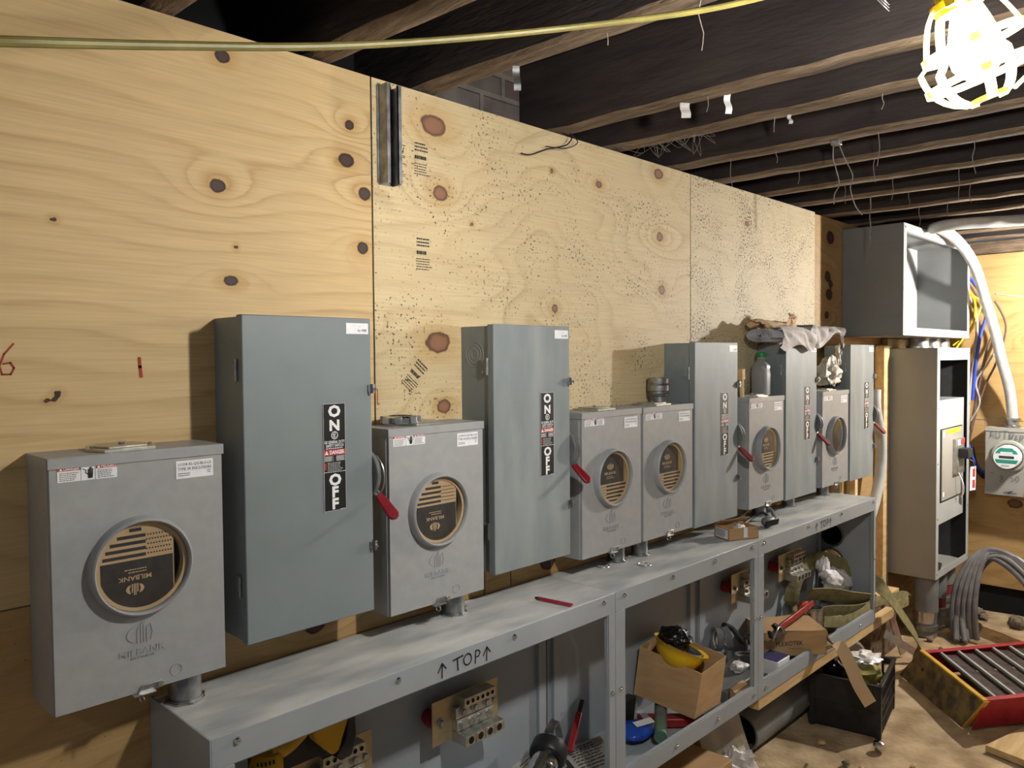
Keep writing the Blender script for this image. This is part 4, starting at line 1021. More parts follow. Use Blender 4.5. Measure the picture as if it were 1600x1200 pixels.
b = MB(); b.box((x0 + .0035, y0, z0 + .003), (x0 + .005, .012, z1 - .003), 'inner'); b.box((x0 + .05, -.02, z0 + .02), (x0 + .12, .012, z1 - .02), 'inner')
for z in (z0 + .06, z1 - .10): b.cyl((x0 + .005, -.20, z), (x0 + .0058, -.20, z), .012, 'hollow_shade', n=12)
b.build('inner_lining', t)
for x in np.linspace(x0 + .022, x1 - .022, 5):
    for z in (z0 + .022, z1 - .022):
        b = MB(); screw(b, (x, y0 - .003, z)); b.build('screw', t)
b = MB(); b.box((x0 - .0008, -.29, z0 + .105), (x0, -.10, z0 + .107), 'greytool'); b.box((x0 - .0008, -.27, z1 - .105), (x0, -.12, z1 - .103), 'greytool'); b.build('seam', t)

t = empty('main_panel', (5.075, 0, .252), 'tall grey main panel with open front standing below the junction box', 'panel')
x0, x1, y0, z0, z1 = 5.075, 5.765, -.292, .252, 1.642
b = MB(); b.box((x0, y0, z0), (x0 + .003, .02, z1), 'taupe'); b.box((x1 - .003, y0, z0), (x1, .02, z1), 'taupe'); b.box((x0, y0, z1 - .003), (x1, .02, z1), 'taupe'); b.box((x0, y0, z0), (x1, .02, z0 + .003), 'taupe'); b.build('shell', t, bevel=.001)
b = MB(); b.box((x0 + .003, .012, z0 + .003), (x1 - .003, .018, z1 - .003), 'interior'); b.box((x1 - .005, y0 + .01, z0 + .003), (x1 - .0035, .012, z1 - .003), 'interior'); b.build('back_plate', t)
b = MB(); f = .05
b.box((x0, y0 - .003, z1 - .075), (x1, y0, z1), 'inner'); b.box((x0, y0 - .003, z0), (x1, y0, z0 + .045), 'inner'); b.box((x0, y0 - .003, z0 + .045), (x0 + f, y0, z1 - .075), 'inner'); b.box((x1 - f, y0 - .003, z0 + .045), (x1, y0, z1 - .075), 'inner')
b.build('front_flange', t, bevel=.001)
for z in np.linspace(z0 + .03, z1 - .03, 5):
    for x in (x0 + .025, x1 - .025):
        b = MB(); screw(b, (x, y0 - .003, z)); b.build('screw', t)
dz0, dz1, dy = .575, 1.325, -.290
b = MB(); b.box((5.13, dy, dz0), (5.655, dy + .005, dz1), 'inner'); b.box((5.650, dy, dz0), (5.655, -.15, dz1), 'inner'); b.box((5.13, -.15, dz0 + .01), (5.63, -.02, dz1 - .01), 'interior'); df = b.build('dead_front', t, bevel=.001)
b = MB(); b.box((5.165, dy - .010, .715), (5.60, dy, 1.145), 'taupe'); b.box((5.158, dy - .004, .705), (5.607, dy - .001, 1.152), 'hollow_shade'); bp = b.build('breaker_cover', t, bevel=.0015)
b = MB(); b.box((5.38, dy - .030, .855), (5.56, dy - .010, 1.075), 'alu'); b.box((5.40, dy - .034, .87), (5.54, dy - .030, .94), 'alu'); b.build('breaker', t, bevel=.002)
b = MB(); b.obox((5.47, dy - .058, .985), (.048, 0, 0), (0, .028, 0), (0, 0, .030), 'black'); b.build('breaker_handle', t, bevel=.004)
b = MB(); b.box((5.40, dy - .0345, 1.035), (5.46, dy - .0305, 1.068), 'white'); b.box((5.47, dy - .0345, 1.04), (5.55, dy - .0305, 1.068), 'dangerred'); b.build('rating_label', bp)
b = MB(); b.box((5.25, dy - .0125, 1.115), (5.53, dy - .0105, 1.143), 'yellowtape'); b.text('MAIN', .02, (5.39, dy - .0128, 1.122), 'ink'); b.build('yellow_tape', bp)
for x, z in ((5.18, 1.10), (5.18, .74)): MB().box((x, dy - .0112, z), (x + .03, dy - .0102, z + .028), 'white').build('number_sticker', bp)
b = MB(); b.tube([(5.50, dy - .05, .95), (5.53, dy - .085, .93), (5.56, dy - .09, .88)], .0025, 'zinc'); b.obox((5.575, dy - .075, .815), (.030, -.008, 0), (.0, .0012, 0), (.004, 0, .075), 'white')
for dz, m_ in ((.035, 'dangerred'), (-.035, 'dangerred')): b.obox((5.582 + dz * .05, dy - .0775, .815 + dz), (.014, -.004, 0), (0, .001, 0), (.001, 0, .026), m_)
b.build('lockout_tag', t)
b = MB(); b.tube([(5.44, dy - .02, .88), (5.45, dy - .05, .80), (5.49, dy - .045, .74), (5.50, dy - .03, .70)], .004, 'white'); b.build('tag_cord', t)
b = MB(); b.lathe((5.22, -.23, z0 + .003), (0, 0, 1), [(.040, 0), (.058, 0), (.058, .012), (.052, .014), (.052, .05), (.058, .052), (.058, .065), (.045, .065)], 'zinc', n=24); b.build('hub_bushing', t)

for q, x in enumerate((5.205, 5.43, 5.635)):
    t = empty('conduit_nipple', (x, -.15, 1.642), None, 'conduit', 'nipples joining junction box and main panel')
    t['label'] = ('leftmost steel nipple joining junction box to main panel', 'middle steel nipple joining junction box to main panel', 'rightmost steel nipple joining junction box to main panel')[q]
    MB().lathe((x, -.15, 1.6425), (0, 0, 1), [(.050, 0), (.057, 0), (.057, .062), (.050, .062)], 'galv', n=28, closed=True).build('pipe', t)
    MB().lathe((x, -.15, 1.643), (0, 0, 1), [(.0575, 0), (.066, 0), (.066, .010), (.0575, .010)], 'zinc', n=12, closed=True).build('lock_nut', t)
FZ = -.12
for q, (x, y, zs) in enumerate(((5.175, -.215, .035), (5.40, -.20, .075), (5.62, -.19, .11))):
    t = empty('vertical_conduit', (x, y, FZ), None, 'conduit', 'conduits rising from the floor to the main panel')
    t['label'] = ('leftmost grey conduit under the main panel, with silver and maroon band', 'middle grey conduit under the main panel, partly hidden', 'rightmost grey conduit under the main panel, partly hidden')[q]
    MB().lathe((x, y, zs), (0, 0, 1), [(.055, 0), (.068, 0), (.068, .2515 - zs), (.055, .2515 - zs)], 'pvcdk', n=30, closed=True).build('sleeve', t)
    MB().lathe((x, y, zs - .07), (0, 0, 1), [(.059, 0), (.0625, 0), (.0625, .072), (.059, .072)], 'silverband', n=30, closed=True).build('silver_band', t)
    MB().lathe((x, y, zs - .066), (0, 0, 1), [(.0626, 0), (.0634, 0), (.0634, .062), (.0626, .062)], 'maroon', n=30, closed=True).build('maroon_band', t) if q else None
    MB().lathe((x, y, FZ), (0, 0, 1), [(.050, 0), (.0605, 0), (.0605, zs - .07 - FZ), (.050, zs - .07 - FZ)], 'pvcdk', n=30, closed=True).build('pipe', t)
    b = MB(); b.lathe((x, y, zs - .115), (0, 0, 1), [(.061, 0), (.067, 0), (.067, .03), (.061, .03)], 'galv', n=30, closed=True); b.box((x + .05, y - .075, zs - .11), (x + .09, y - .06, zs - .09), 'galv'); b.cyl((x + .07, y - .09, zs - .10), (x + .07, y - .05, zs - .10), .006, 'zinc', n=8); b.build('clamp', t)

# meter on the end wall
t = empty('wall_meter', (5.948, -.375, .687), 'pale meter box on the far wall with handwriting and a round green-faced dial', 'meter box')
X, Y = (0, -1, 0), (0, 0, 1); mxx = 5.82
b = MB(); b.box((mxx, -.375, .687), (5.948, -.74, 1.125), 'taupe'); b.box((mxx - .004, -.372, 1.10), (mxx, -.743, 1.128), 'taupe'); b.build('enclosure', t, bevel=.004)
b = MB(); b.lathe((mxx, -.512, .945), (-1, 0, 0), [(.080, 0), (.103, 0), (.103, .012), (.096, .018), (.082, .018)], 'taupe', n=36); b.build('sealing_ring', t)
b = MB(); b.lathe((mxx, -.512, .945), (-1, 0, 0), [(.001, .095), (.070, .095), (.078, .088), (.080, .0)], 'glass', n=36); b.build('glass_dome', t)
b = MB(); b.lathe((mxx, -.512, .945), (-1, 0, 0), [(.001, .078), (.073, .078), (.075, .07), (.075, .0)], 'whitevinyl', n=36); dial = b.build('dial', t)
b = MB(); xx = mxx - .0785
def seg(z0_, z1_, m_): 
    pts = [(s * math.sqrt(max(0, .066 ** 2 - z * z)), z) for s, zs in ((1, np.linspace(z0_, z1_, 7)), (-1, np.linspace(z1_, z0_, 7))) for z in zs]
    b.quad([V((xx, -.512, .945)) + V(X) * p[0] + V(Y) * p[1] for p in pts], m_)
seg(.022, .058, 'teal'); seg(-.040, -.016, 'teal'); xx -= .0004
for a, c, m_ in (((-.034, .018), (.034, .034), 'whitevinyl'), ((-.042, -.008), (.042, .008), 'interior')):
    b.quad([V((xx, -.512, .945)) + V(X) * p + V(Y) * r_ for p, r_ in ((a[0], a[1]), (c[0], a[1]), (c[0], c[1]), (a[0], c[1]))], m_)
b.lines(V((xx, -.512, .945)) + V(X) * -.03 + V(Y) * -.062, X, Y, .06, .014, 2, 'ink', 3); b.build('dial_print', dial, smooth=0)
b = MB(); w_ = .0035
def hand(s, x, z, sz, sk=.0):
    G = {'A': [[(0, 0), (.3, 1), (.62, 0)], [(.12, .4), (.5, .4)]], 'U': [[(0, 1), (.03, .2), (.25, 0), (.5, .2), (.52, 1)]], 'T': [[(0, .95), (.65, 1)], [(.33, 1), (.3, 0)]], 'O': [[(.3, .0), (.02, .35), (.15, .85), (.45, .85), (.6, .4), (.3, 0)]],
         'P': [[(.05, 0), (.08, 1), (.5, .9), (.5, .55), (.07, .5)]], 'R': [[(.05, 0), (.08, 1), (.5, .9), (.5, .6), (.07, .5), (.55, 0)]], 'S': [[(.5, .9), (.1, .9), (.08, .55), (.48, .45), (.45, .05), (.0, .05)]],
         '8': [[(.3, .5), (.05, .75), (.3, 1), (.5, .75), (.3, .5), (.02, .2), (.3, 0), (.55, .2), (.3, .5)]], '5': [[(.5, 1), (.1, 1), (.08, .6), (.45, .5), (.45, .1), (.0, .05)]], '0': [[(.3, .0), (.02, .35), (.15, .95), (.45, .95), (.6, .4), (.3, 0)]], ' ': [], '-': [[(.05, .45), (.5, .5)]]}
    for ch in s:
        for st in G[ch]: b.stroke([(x + p[0] * sz, z + p[1] * sz * 1.1 + sk * (x + p[0] * sz)) for p in st], w_, (mxx - .0046, -.375, .687), X, Y, 'greytool')
        x += sz * .82
hand('AUTO', .025, .365, .045, .04); hand('PARTS', .135, .345, .036, .05); hand('8', .085, .085, .042); hand('50', .145, .095, .034); hand('-', .03, .12, .04)
w_ = .005; b.stroke([(.11, .02), (.16, .032), (.13, .018), (.18, .02)], .004, (mxx - .0046, -.375, .687), X, Y, 'ink')
b.build('handwriting', t, smooth=0)
b = MB(); b.quad([(mxx - .0005, -.375 - p[0], .687 + p[1]) for p in ((.215, 0), (.365, 0), (.365, .16), (.26, .14), (.225, .07))], 'pinkspray'); b.build('red_paint_patch', t, smooth=0)
b = MB(); b.lathe((5.885, -.515, 1.128), (0, 0, 1), [(.030, 0), (.044, 0), (.044, .012), (.034, .014), (.034, .045), (.048, .047), (.048, .060), (.02, .060)], 'zinc', n=20); b.build('hub', t)

tb = MB().tube([(5.12, -2.6, 2.316), (5.02, -1.6, 2.318), (4.945, -.80, 2.318), (4.852, -.588, 2.316), (4.775, -.43, 2.312), (4.80, -.345, 2.305), (4.95, -.335, 2.325), (5.2, -.364, 2.273), (5.45, -.390, 2.147), (5.65, -.407, 1.939), (5.75, -.44, 1.738), (5.80, -.464, 1.574), (5.85, -.500, 1.38), (5.885, -.515, 1.19)], .031, 'cablewhite', n=14, sub=8)
tag(tb.build('service_cable', loc=(5.4, -.4, 1.9)), 'thick white wrapped cable running from the joists down to the far meter', 'cable')
tb = MB()
WC = [('wy', [(5.80, -.20, 2.10), (5.84, -.29, 1.98), (5.80, -.31, 1.84), (5.83, -.27, 1.74), (5.78, -.19, 1.66)], .007, 'yellow wire looping down beside the junction box'),
      ('wy', [(5.82, -.22, 2.02), (5.86, -.33, 1.95), (5.84, -.30, 1.82), (5.80, -.24, 1.70), (5.74, -.22, 1.645)], .006, 'second yellow wire crossing the first beside the junction box'),
      ('wb', [(5.84, -.26, 2.12), (5.87, -.34, 1.98), (5.87, -.36, 1.86), (5.86, -.33, 1.72), (5.84, -.31, 1.52), (5.85, -.29, 1.30)], .010, 'blue cable hanging beside the junction box'),
      ('wg', [(5.83, -.24, 2.05), (5.85, -.31, 1.85), (5.85, -.30, 1.60), (5.84, -.28, 1.40), (5.83, -.27, 1.15)], .009, 'pale grey cable hanging close to the panel edge'),
      ('wbr', [(5.80, -.22, 2.15), (5.86, -.30, 2.00), (5.88, -.40, 1.80), (5.87, -.36, 1.60), (5.86, -.31, 1.30), (5.86, -.28, 1.10)], .008, 'brown cable curving down behind the thick white cable'),
      ('wbr', [(5.86, -.41, 1.95), (5.89, -.47, 1.78), (5.88, -.42, 1.55), (5.87, -.36, 1.40), (5.87, -.30, 1.18), (5.87, -.27, 1.02)], .007, 'dark cable crossing diagonally below the thick white cable'),
      ('wg', [(5.86, -.36, 1.92), (5.88, -.44, 1.72), (5.86, -.38, 1.55), (5.85, -.31, 1.42), (5.86, -.33, 1.28), (5.85, -.28, 1.16)], .007, 'pale wire twisting down the far wall'),
      ('black', [(5.88, -.28, .98), (5.88, -.30, .88), (5.90, -.34, .80), (5.92, -.385, .77)], .016, 'black cable sweeping from panel to far meter'),
      ('wb', [(5.86, -.27, 1.00), (5.86, -.29, .92), (5.88, -.33, .84), (5.90, -.378, .80)], .009, 'blue cable sweeping from panel to far meter')]
for m_, pts, r, lab in WC:
    tag(MB().tube(pts, r, m_, n=8).build('hanging_wire', loc=pts[0]), lab, 'wire', 'wires beside the junction box')
tag(MB().tube([(5.944, -.40, 2.0), (5.94, -.55, 1.97), (5.94, -.75, 1.955), (5.94, -1.1, 1.95)], .004, 'cablewhite').build('wall_wire', loc=(5.94, -.7, 1.96)), 'thin white wire stapled across the far plywood wall', 'wire')
o = MB().tube([(4.70, -.075, 1.40), (4.69, -.08, 1.287), (4.765, -.08, 1.133), (4.785, -.08, .981), (4.726, -.08, .819), (4.638, -.08, .70), (4.56, -.075, .62)], .030, 'pvc', n=20, sub=8)
tag(o.build('bent_conduit', loc=(4.7, -.08, 1.0)), 'white bent conduit curving down behind the last switch box', 'conduit')
tag(MB().box((4.955, -.035, FZ), (5.045, .0205, 1.66), 'lumber').build('timber_post', loc=(5, 0, 0), bevel=.002), 'brown timber post on the wall left of the main panel', 'post')
tag(MB().box((4.30, -.03, FZ), (4.335, .0205, .95), 'stick').build('timber_batten', loc=(4.32, 0, 0), bevel=.002), 'pale batten under the last meter box', 'batten')
tag(MB().box((4.52, -.03, FZ), (4.56, .0205, .95), 'stick').build('timber_batten', loc=(4.54, 0, 0), bevel=.002), 'pale batten under the last switch box', 'batten')
tag(MB().box((5.06, -.02, 1.645), (5.55, .018, 1.702), 'lumber').build('timber_block', loc=(5.2, 0, 1.66), bevel=.002), 'timber block behind the nipples between junction box and panel', 'block')

# coil of grey cables
rc = random.Random(3)
for k in range(11):
    j = lambda s: rc.uniform(-s, s)
    dx, dy = (k % 4) * .040 - .06 + rc.uniform(-.01, .01), (k // 4) * .044 + rc.uniform(-.008, .008)
    if k < 6:
        pts = [(5.20 + dx + j(.02), -.40 - dy + j(.02), FZ + .02), (5.30 + dx, -.37 - dy * .8, .02), (5.38 + dx, -.385 - dy * .7, .19), (5.46 + dx, -.45 - dy * .8, .34 + j(.015)), (5.46 + dx, -.56 - dy, .36 + j(.01)),
               (5.38 + dx, -.72 - dy, .24), (5.30 + dx, -.82 - dy, .05), (5.25 + dx, -.86 - dy, FZ + .02)]
    else:
        dd = (k - 6) * .030
        pts = [(5.22 + j(.02), -.36 - dd, FZ + .02), (5.24, -.345 - dd, .06), (5.28, -.355 - dd * .9, .20), (5.36, -.40 - dd * .6, .33), (5.42, -.47 - dd * .3, .40 + j(.01)), (5.42, -.60 - dd * .5, .37), (5.36, -.74 - dd * .8, .18), (5.30, -.84 - dd, FZ + .02)]
    o = MB().tube(pts, .0165, 'cablegrey', n=10, sub=7).build('grey_cable', loc=(5.4, -.5, .1))
    tag(o, 'heavy grey cable arching over beside the main panel, ' + ('outer strand nearest the panel', 'second strand from the panel', 'third strand from the panel', 'fourth strand from the panel', 'front strand low in the arch', 'front strand high in the arch', 'upright left strand of the heap', 'second upright strand from left', 'middle upright strand', 'fourth upright strand from left', 'rightmost upright strand')[k], 'cable', 'heap of grey cables by the main panel')

# leaning strips and blocks between trough and panel
for q, (p, qq, w_, m_, lab) in enumerate((((4.60, -.14, .335), (4.70, -.235, -.10), .028, 'alu', 'grey metal strip leaning beside the end of the trough'),
                                         ((4.50, -.20, .06), (4.72, -.36, -.11), .026, 'alu', 'lower grey metal strip leaning near the olive strap'))):
    o = MB().ribbon([p, qq], (1, -.4, .2), w_ * 1.6, .006, m_, sub=1).build('metal_strip', loc=p); tag(o, lab, 'metal strip')
o = MB().box((4.42, -.16, .20), (4.86, -.05, .228), 'lumber').build('wood_block', loc=(4.6, -.1, .2), bevel=.002); tag(o, 'wooden board bridging behind the strap between trough and panel', 'board')
o = MB().box((4.44, -.15, FZ), (4.84, -.06, .20), 'ply4').build('wood_block', loc=(4.6, -.1, 0)); o.data.materials[0] = M['timberedge']; tag(o, 'dark timber block standing on the floor under the wooden board', 'block')

# ================================================================ steel channel on the wall
b = MB(); b.box((1.258, -.006, 2.07), (1.262, -.0005, 2.328), 'galv')
b.box((1.262, -.004, 2.066), (1.310, -.0005, 2.326), 'galv'); b.box((1.262, -.042, 2.066), (1.265, -.004, 2.326), 'galv'); b.box((1.307, -.042, 2.066), (1.310, -.004, 2.326), 'galv')
b.box((1.265, -.042, 2.066), (1.274, -.039, 2.326), 'galv'); b.box((1.298, -.042, 2.066), (1.307, -.039, 2.326), 'galv'); b.box((1.272, -.042, 2.066), (1.274, -.034, 2.326), 'galv'); b.box((1.298, -.042, 2.066), (1.300, -.034, 2.326), 'galv')
tag(b.build('strut_channel', loc=(1.286, 0, 2.066)), 'short vertical galvanised strut channel near the top of the plywood seam', 'channel')

# ================================================================ on top of the boxes
b = MB(); n = 12; c = (1.275, -.068, 1.431)
b.lathe(c, (0, 0, 1), [(.034, 0), (.044, 0), (.048, .004), (.048, .016), (.044, .020), (.034, .020)], 'chrome', n=26, closed=True)
for k in range(8):
    a = 2 * math.pi * k / 8; b.obox((c[0] + .048 * math.cos(a), c[1] + .048 * math.sin(a), 1.441), (.006 * math.cos(a), .006 * math.sin(a), 0), (-.009 * math.sin(a), .009 * math.cos(a), 0), (0, 0, .009), 'zinc')
tag(b.build('lock_ring', loc=c, bevel=.001), 'loose castellated steel ring lying on the second meter box', 'ring')
c = (2.510, -.052, 1.4235); b = MB()
b.lathe(c, (0, 0, 1), [(.030, 0), (.031, .028), (.039, .032), (.040, .036), (.036, .040), (.036, .046)], 'galv', n=28)
t = empty('conduit_fitting', c, 'upright steel conduit coupling standing on the fourth meter box', 'fitting'); b.build('body', t)
MB().lathe(c, (0, 0, 1), [(.036, .046), (.041, .050), (.042, .070), (.038, .076), (.040, .078), (.0415, .096), (.038, .098), (.034, .098), (.034, .05)], 'zinc', n=28).build('compression_nut', t)

c = V((3.318, -.062, 1.4235)); t = empty('plastic_bottle', c, 'translucent square bottle with green screw cap behind the far meter box rim', 'bottle')
b = MB(); pr = []
def sq(h, s, r):
    out = []
    for k in range(24):
        a = 2 * math.pi * k / 24; ca, sa = math.cos(a), math.sin(a); q = (abs(ca) ** r + abs(sa) ** r) ** (-1 / r); out.append(c + V((s * q * ca, s * q * sa, h)))
    return out
rows = [sq(0, .030, 4), sq(.004, .036, 4), sq(.10, .037, 5), sq(.115, .035, 5), sq(.128, .037, 4), sq(.140, .033, 3), sq(.155, .022, 2.2), sq(.163, .018, 2), sq(.168, .020, 2), sq(.180, .0185, 2)]
vs = [p for r_ in rows for p in r_]; fs = [(i * 24 + k, i * 24 + (k + 1) % 24, (i + 1) * 24 + (k + 1) % 24, (i + 1) * 24 + k) for i in range(len(rows) - 1) for k in range(24)] + [tuple(range(23, -1, -1)), tuple((len(rows) - 1) * 24 + k for k in range(24))]
b.add(vs, fs, 'milky'); b.build('bottle_body', t, smooth=40)
MB().lathe(c + V((0, 0, .172)), (0, 0, 1), [(.0225, 0), (.0225, .020), (.018, .023), (.0005, .023)], 'greencap', n=20).build('cap', t)
t = empty('paint_brush', (3.10, -.08, 1.424), 'short pale wooden-handled brush leaning behind the switch box edge', 'brush')
MB().tube([(3.115, -.075, 1.424), (3.112, -.075, 1.50)], .009, 'stick', n=10, sub=1).build('handle', t)
MB().obox((3.108, -.075, 1.522), (.015, 0, .002), (0, .012, 0), (-.002, 0, .024), 'lumber').build('head', t, bevel=.004)

# rolled drawings and crumpled paper on the fourth switch
t = empty('rolled_drawings', (3.30, -.09, 1.66), 'roll of grey drawings resting across the fourth switch box', 'roll')
b = MB(); P = []
for k in range(110):
    a = k / 110 * 2 * math.pi * 4.6; r = .006 + .0056 * a / 6.28
    P.append((r * 2.0 * math.cos(a), r * math.sin(a)))
vs = []
for s_ in (0, 1):
    for p in P: vs.append((3.20 + s_ * .42 - (.09 * max(0, p[0] / .06 - .3) if False else 0), -.108 + p[0], 1.690 + p[1]))
k = len(P); fs = [(i, i + 1, k + i + 1, k + i) for i in range(k - 1)]
b.add(vs, fs, 'blueprint'); o = b.build('paper_roll', t); md = o.modifiers.new('thick', 'SOLIDIFY'); md.thickness = .0022
o = MB().drape(3.285, 3.66, [(-.172, 1.634), (-.182, 1.680), (-.176, 1.722), (-.13, 1.738), (-.06, 1.735)], 'paper', 3, .011).build('crumpled_paper', loc=(3.45, -.15, 1.66), smooth=22)
tag(o, 'torn crumpled white paper draped over the front of the rolled drawings', 'paper')
o = MB().drape(3.60, 4.02, [(-.165, 1.668), (-.178, 1.700), (-.165, 1.735), (-.10, 1.750), (-.04, 1.73)], 'paper', 8, .013, edge=.08).build('crumpled_paper', loc=(3.8, -.12, 1.68), smooth=22)
tag(o, 'crumpled paper trailing right off the fourth switch box', 'paper')
o = MB().drape(3.22, 3.56, [(-.13, 1.722), (-.125, 1.745), (-.09, 1.765), (-.04, 1.74)], 'cardtan', 15, .016).build('crumpled_paper', loc=(3.4, -.1, 1.72), smooth=22)
tag(o, 'buff crumpled paper peaking above the rolled drawings', 'paper')
o = MB().drape(3.46, 3.53, [(-.12, 1.735), (-.13, 1.775), (-.115, 1.80)], 'cardtan', 5, .006, nx=10).build('crumpled_paper', loc=(3.5, -.12, 1.75), smooth=22)
tag(o, 'upright torn buff paper tip above the roll', 'paper')
b = MB().blob((4.02, -.085, 1.512), (.125, .055, .088), 'bagtan', seed=6, amp=.30, n=44, freq=2.6, flat=.95)
b.blob((4.09, -.10, 1.60), (.030, .022, .060), 'bagtan', seed=16, amp=.35, n=26, freq=3)
tag(b.build('plastic_film', loc=(4.02, -.08, 1.43), smooth=30), 'heap of tan plastic film on the sixth meter box', 'film')

# ================================================================ on the trough top
o = MB().ribbon([(1.702, -.168, .886), (1.720, -.279, .886)], (1, 0, 0), .013, .006, 'pencilred', sub=1); o.prism([(-.0065, 0), (.0065, 0), (.001, .014), (-.001, .014)], (1.7025, -.168, .883), (1, .16, 0), (-.16, 1, 0), (0, 0, .006), 'ink')
tag(o.build('carpenter_pencil', loc=(1.71, -.22, .883)), 'red flat carpenter pencil on the near trough', 'pencil')
for q, (x, y, lab) in enumerate(((2.132, -.075, 'small wire ring left on the trough below the paired meter boxes'), (2.248, -.167, 'small wire ring nearer the front rail of the trough'))):
    b = MB(); b.tube([(x + .022 * math.cos(a), y + .022 * math.sin(a), .8815) for a in np.linspace(0, 5.9, 22)], .0014, 'zinc', n=6, sub=1)
    tag(b.build('wire_ring', loc=(x, y, .88)), lab, 'ring')

def carton(name, A, B, dv, z0, h, lab, cat, mt='card', open_=True, th=.003, group=None, extra=None):
    """open carton; A->B is the front edge seen, dv the depth vector"""
    A, B, dv = V((*A, z0)), V((*B, z0)), V((*dv, 0)); t = empty(name, A, lab, cat, group)
    u = (B - A).normalized(); v = dv.normalized(); b = MB(); Z = V((0, 0, h))
    L, D = (B - A).length, dv.length
    def slab(o_, X_, Y_, nrm): b.add([o_, o_ + X_, o_ + X_ + Y_, o_ + Y_, o_ + nrm, o_ + X_ + nrm, o_ + X_ + Y_ + nrm, o_ + Y_ + nrm], [(0, 3, 2, 1), (4, 5, 6, 7), (0, 1, 5, 4), (1, 2, 6, 5), (2, 3, 7, 6), (3, 0, 4, 7)], mt)
    slab(A, u * L, Z, v * th); slab(A + dv, u * L, Z, -v * th); slab(A, dv, Z, u * th); slab(B, dv, Z, -u * th); slab(A, u * L, dv, V((0, 0, th)))
    if not open_: slab(A + Z, u * L, dv, V((0, 0, -th)))
    b.build('carton_body', t, smooth=0)
    return t, A, B, u, v, L, D
t, A, B, u, v, L, D = carton('small_carton', (2.752, -.211), (2.882, -.270), (.040, .085), .8805, .047, 'small open carton with white tape on the far trough', 'carton')
b = MB(); Z = V((0, 0, 1))
b.sheet(A + v * D + Z * .047, u * L * .98, (-v * .05 + Z * .022) * .95, 10, 4, lambda p, q: .004 * math.sin(6 * p) - .006 * q * q, 'card', t=.002); b.build('lid_flap', t)
b = MB(); b.quad([A + u * (L * .50) - v * .0006 + Z * .008, A + u * (L * .63) - v * .0006 + Z * .008, A + u * (L * .63) - v * .0006 + Z * .047, A + u * (L * .50) - v * .0006 + Z * .047], 'white'); b.build('tape', t, smooth=0)
b = MB(); s0 = A - u * .0006 + v * .004 + Z * .006
b.quad([s0, s0 + v * D * .85, s0 + v * D * .85 + Z * .036, s0 + Z * .036], 'white'); b.lines(s0 - u * .0006 + v * D * .82 + Z * .004, -v, Z, D * .75, .030, 5, 'ink', 5, t=.4); b.build('shipping_label', t, smooth=0)
tag(MB().blob(A + u * L * .6 + v * D * .5 + Z * .036, (.045, .028, .016), 'bagclear', seed=4, amp=.3, n=26).build('clear_bag', loc=A, smooth=30), 'clear plastic bag poking out of the small open carton', 'bag')
# safety goggles
t = empty('safety_goggles', (3.12, -.18, .881), 'dark safety goggles with grey frame behind the small carton', 'goggles')
b = MB(); b.tube([(3.03, -.10, .888), (3.10, -.08, .905), (3.17, -.075, .925), (3.23, -.10, .945), (3.25, -.14, .925), (3.23, -.17, .895)], .008, 'greytool', n=8); b.tube([(3.06, -.11, .886), (3.14, -.11, .90), (3.20, -.13, .915), (3.22, -.155, .889)], .007, 'black', n=8); b.build('strap_arm', t)
b = MB(); b.blob((3.10, -.205, .905), (.048, .026, .024), 'greytool', seed=2, amp=.05, n=20); b.build('lens_frame', t)
b = MB(); b.obox((3.085, -.228, .903), (.034, -.012, .004), (.001, .003, .0), (.0, -.002, .013), 'blackvinyl'); b.build('lens', t, bevel=.002)

# ================================================================ first trough: saw, clamp lamp, leaflets
t = empty('power_saw', (.90, -.15, .655), 'yellow and black power saw resting on the terminal block in the near trough', 'power tool')
b = MB(); b.lathe((.815, -.155, .60), (.12, .02, 1), [(.001, 0), (.030, 0), (.037, .012), (.038, .10), (.034, .13), (.026, .140), (.001, .142)], 'toolyellow', n=22); mh = b.build('motor_housing', t, smooth=45)
b = MB()
for k in range(5):
    a = -2.5 + k * .25; b.obox((.822 + .0385 * math.cos(a), -.154 + .0385 * math.sin(a), .705), (.001, 0, 0), (0, .0022, 0), (0, 0, .012), 'hollow_shade'); b.obox((.825 + .035 * math.cos(a), -.153 + .035 * math.sin(a), .733), (.001, 0, 0), (0, .002, 0), (0, 0, .004), 'hollow_shade')
b.build('air_vent', mh)
b = MB(); b.tube([(.835, -.15, .735), (.875, -.145, .730), (.915, -.14, .745), (.955, -.138, .775), (.985, -.135, .790)], .017, 'toolyellow', n=14); b.build('handle', t)
b = MB(); b.prism([(.965, .800), (1.045, .808), (1.048, .745), (1.028, .700), (1.020, .672), (1.000, .668), (.980, .690), (.960, .712), (.950, .735)], (0, -.15, 0), (1, 0, 0), (0, 0, 1), (0, .04, 0), 'toolyellow'); b.build('gear_housing', t, bevel=.006)
b = MB(); b.prism([(1.020, .803), (1.058, .806), (1.062, .700), (1.050, .655), (1.020, .650), (1.006, .662), (1.034, .700), (1.042, .745)], (0, -.155, 0), (1, 0, 0), (0, 0, 1), (0, .05, 0), 'black'); b.build('rubber_nose', t, bevel=.003)
b = MB(); b.box((.82, -.090, .6465), (1.05, -.082, .80), 'black'); b.build('side_plate', t, bevel=.002)

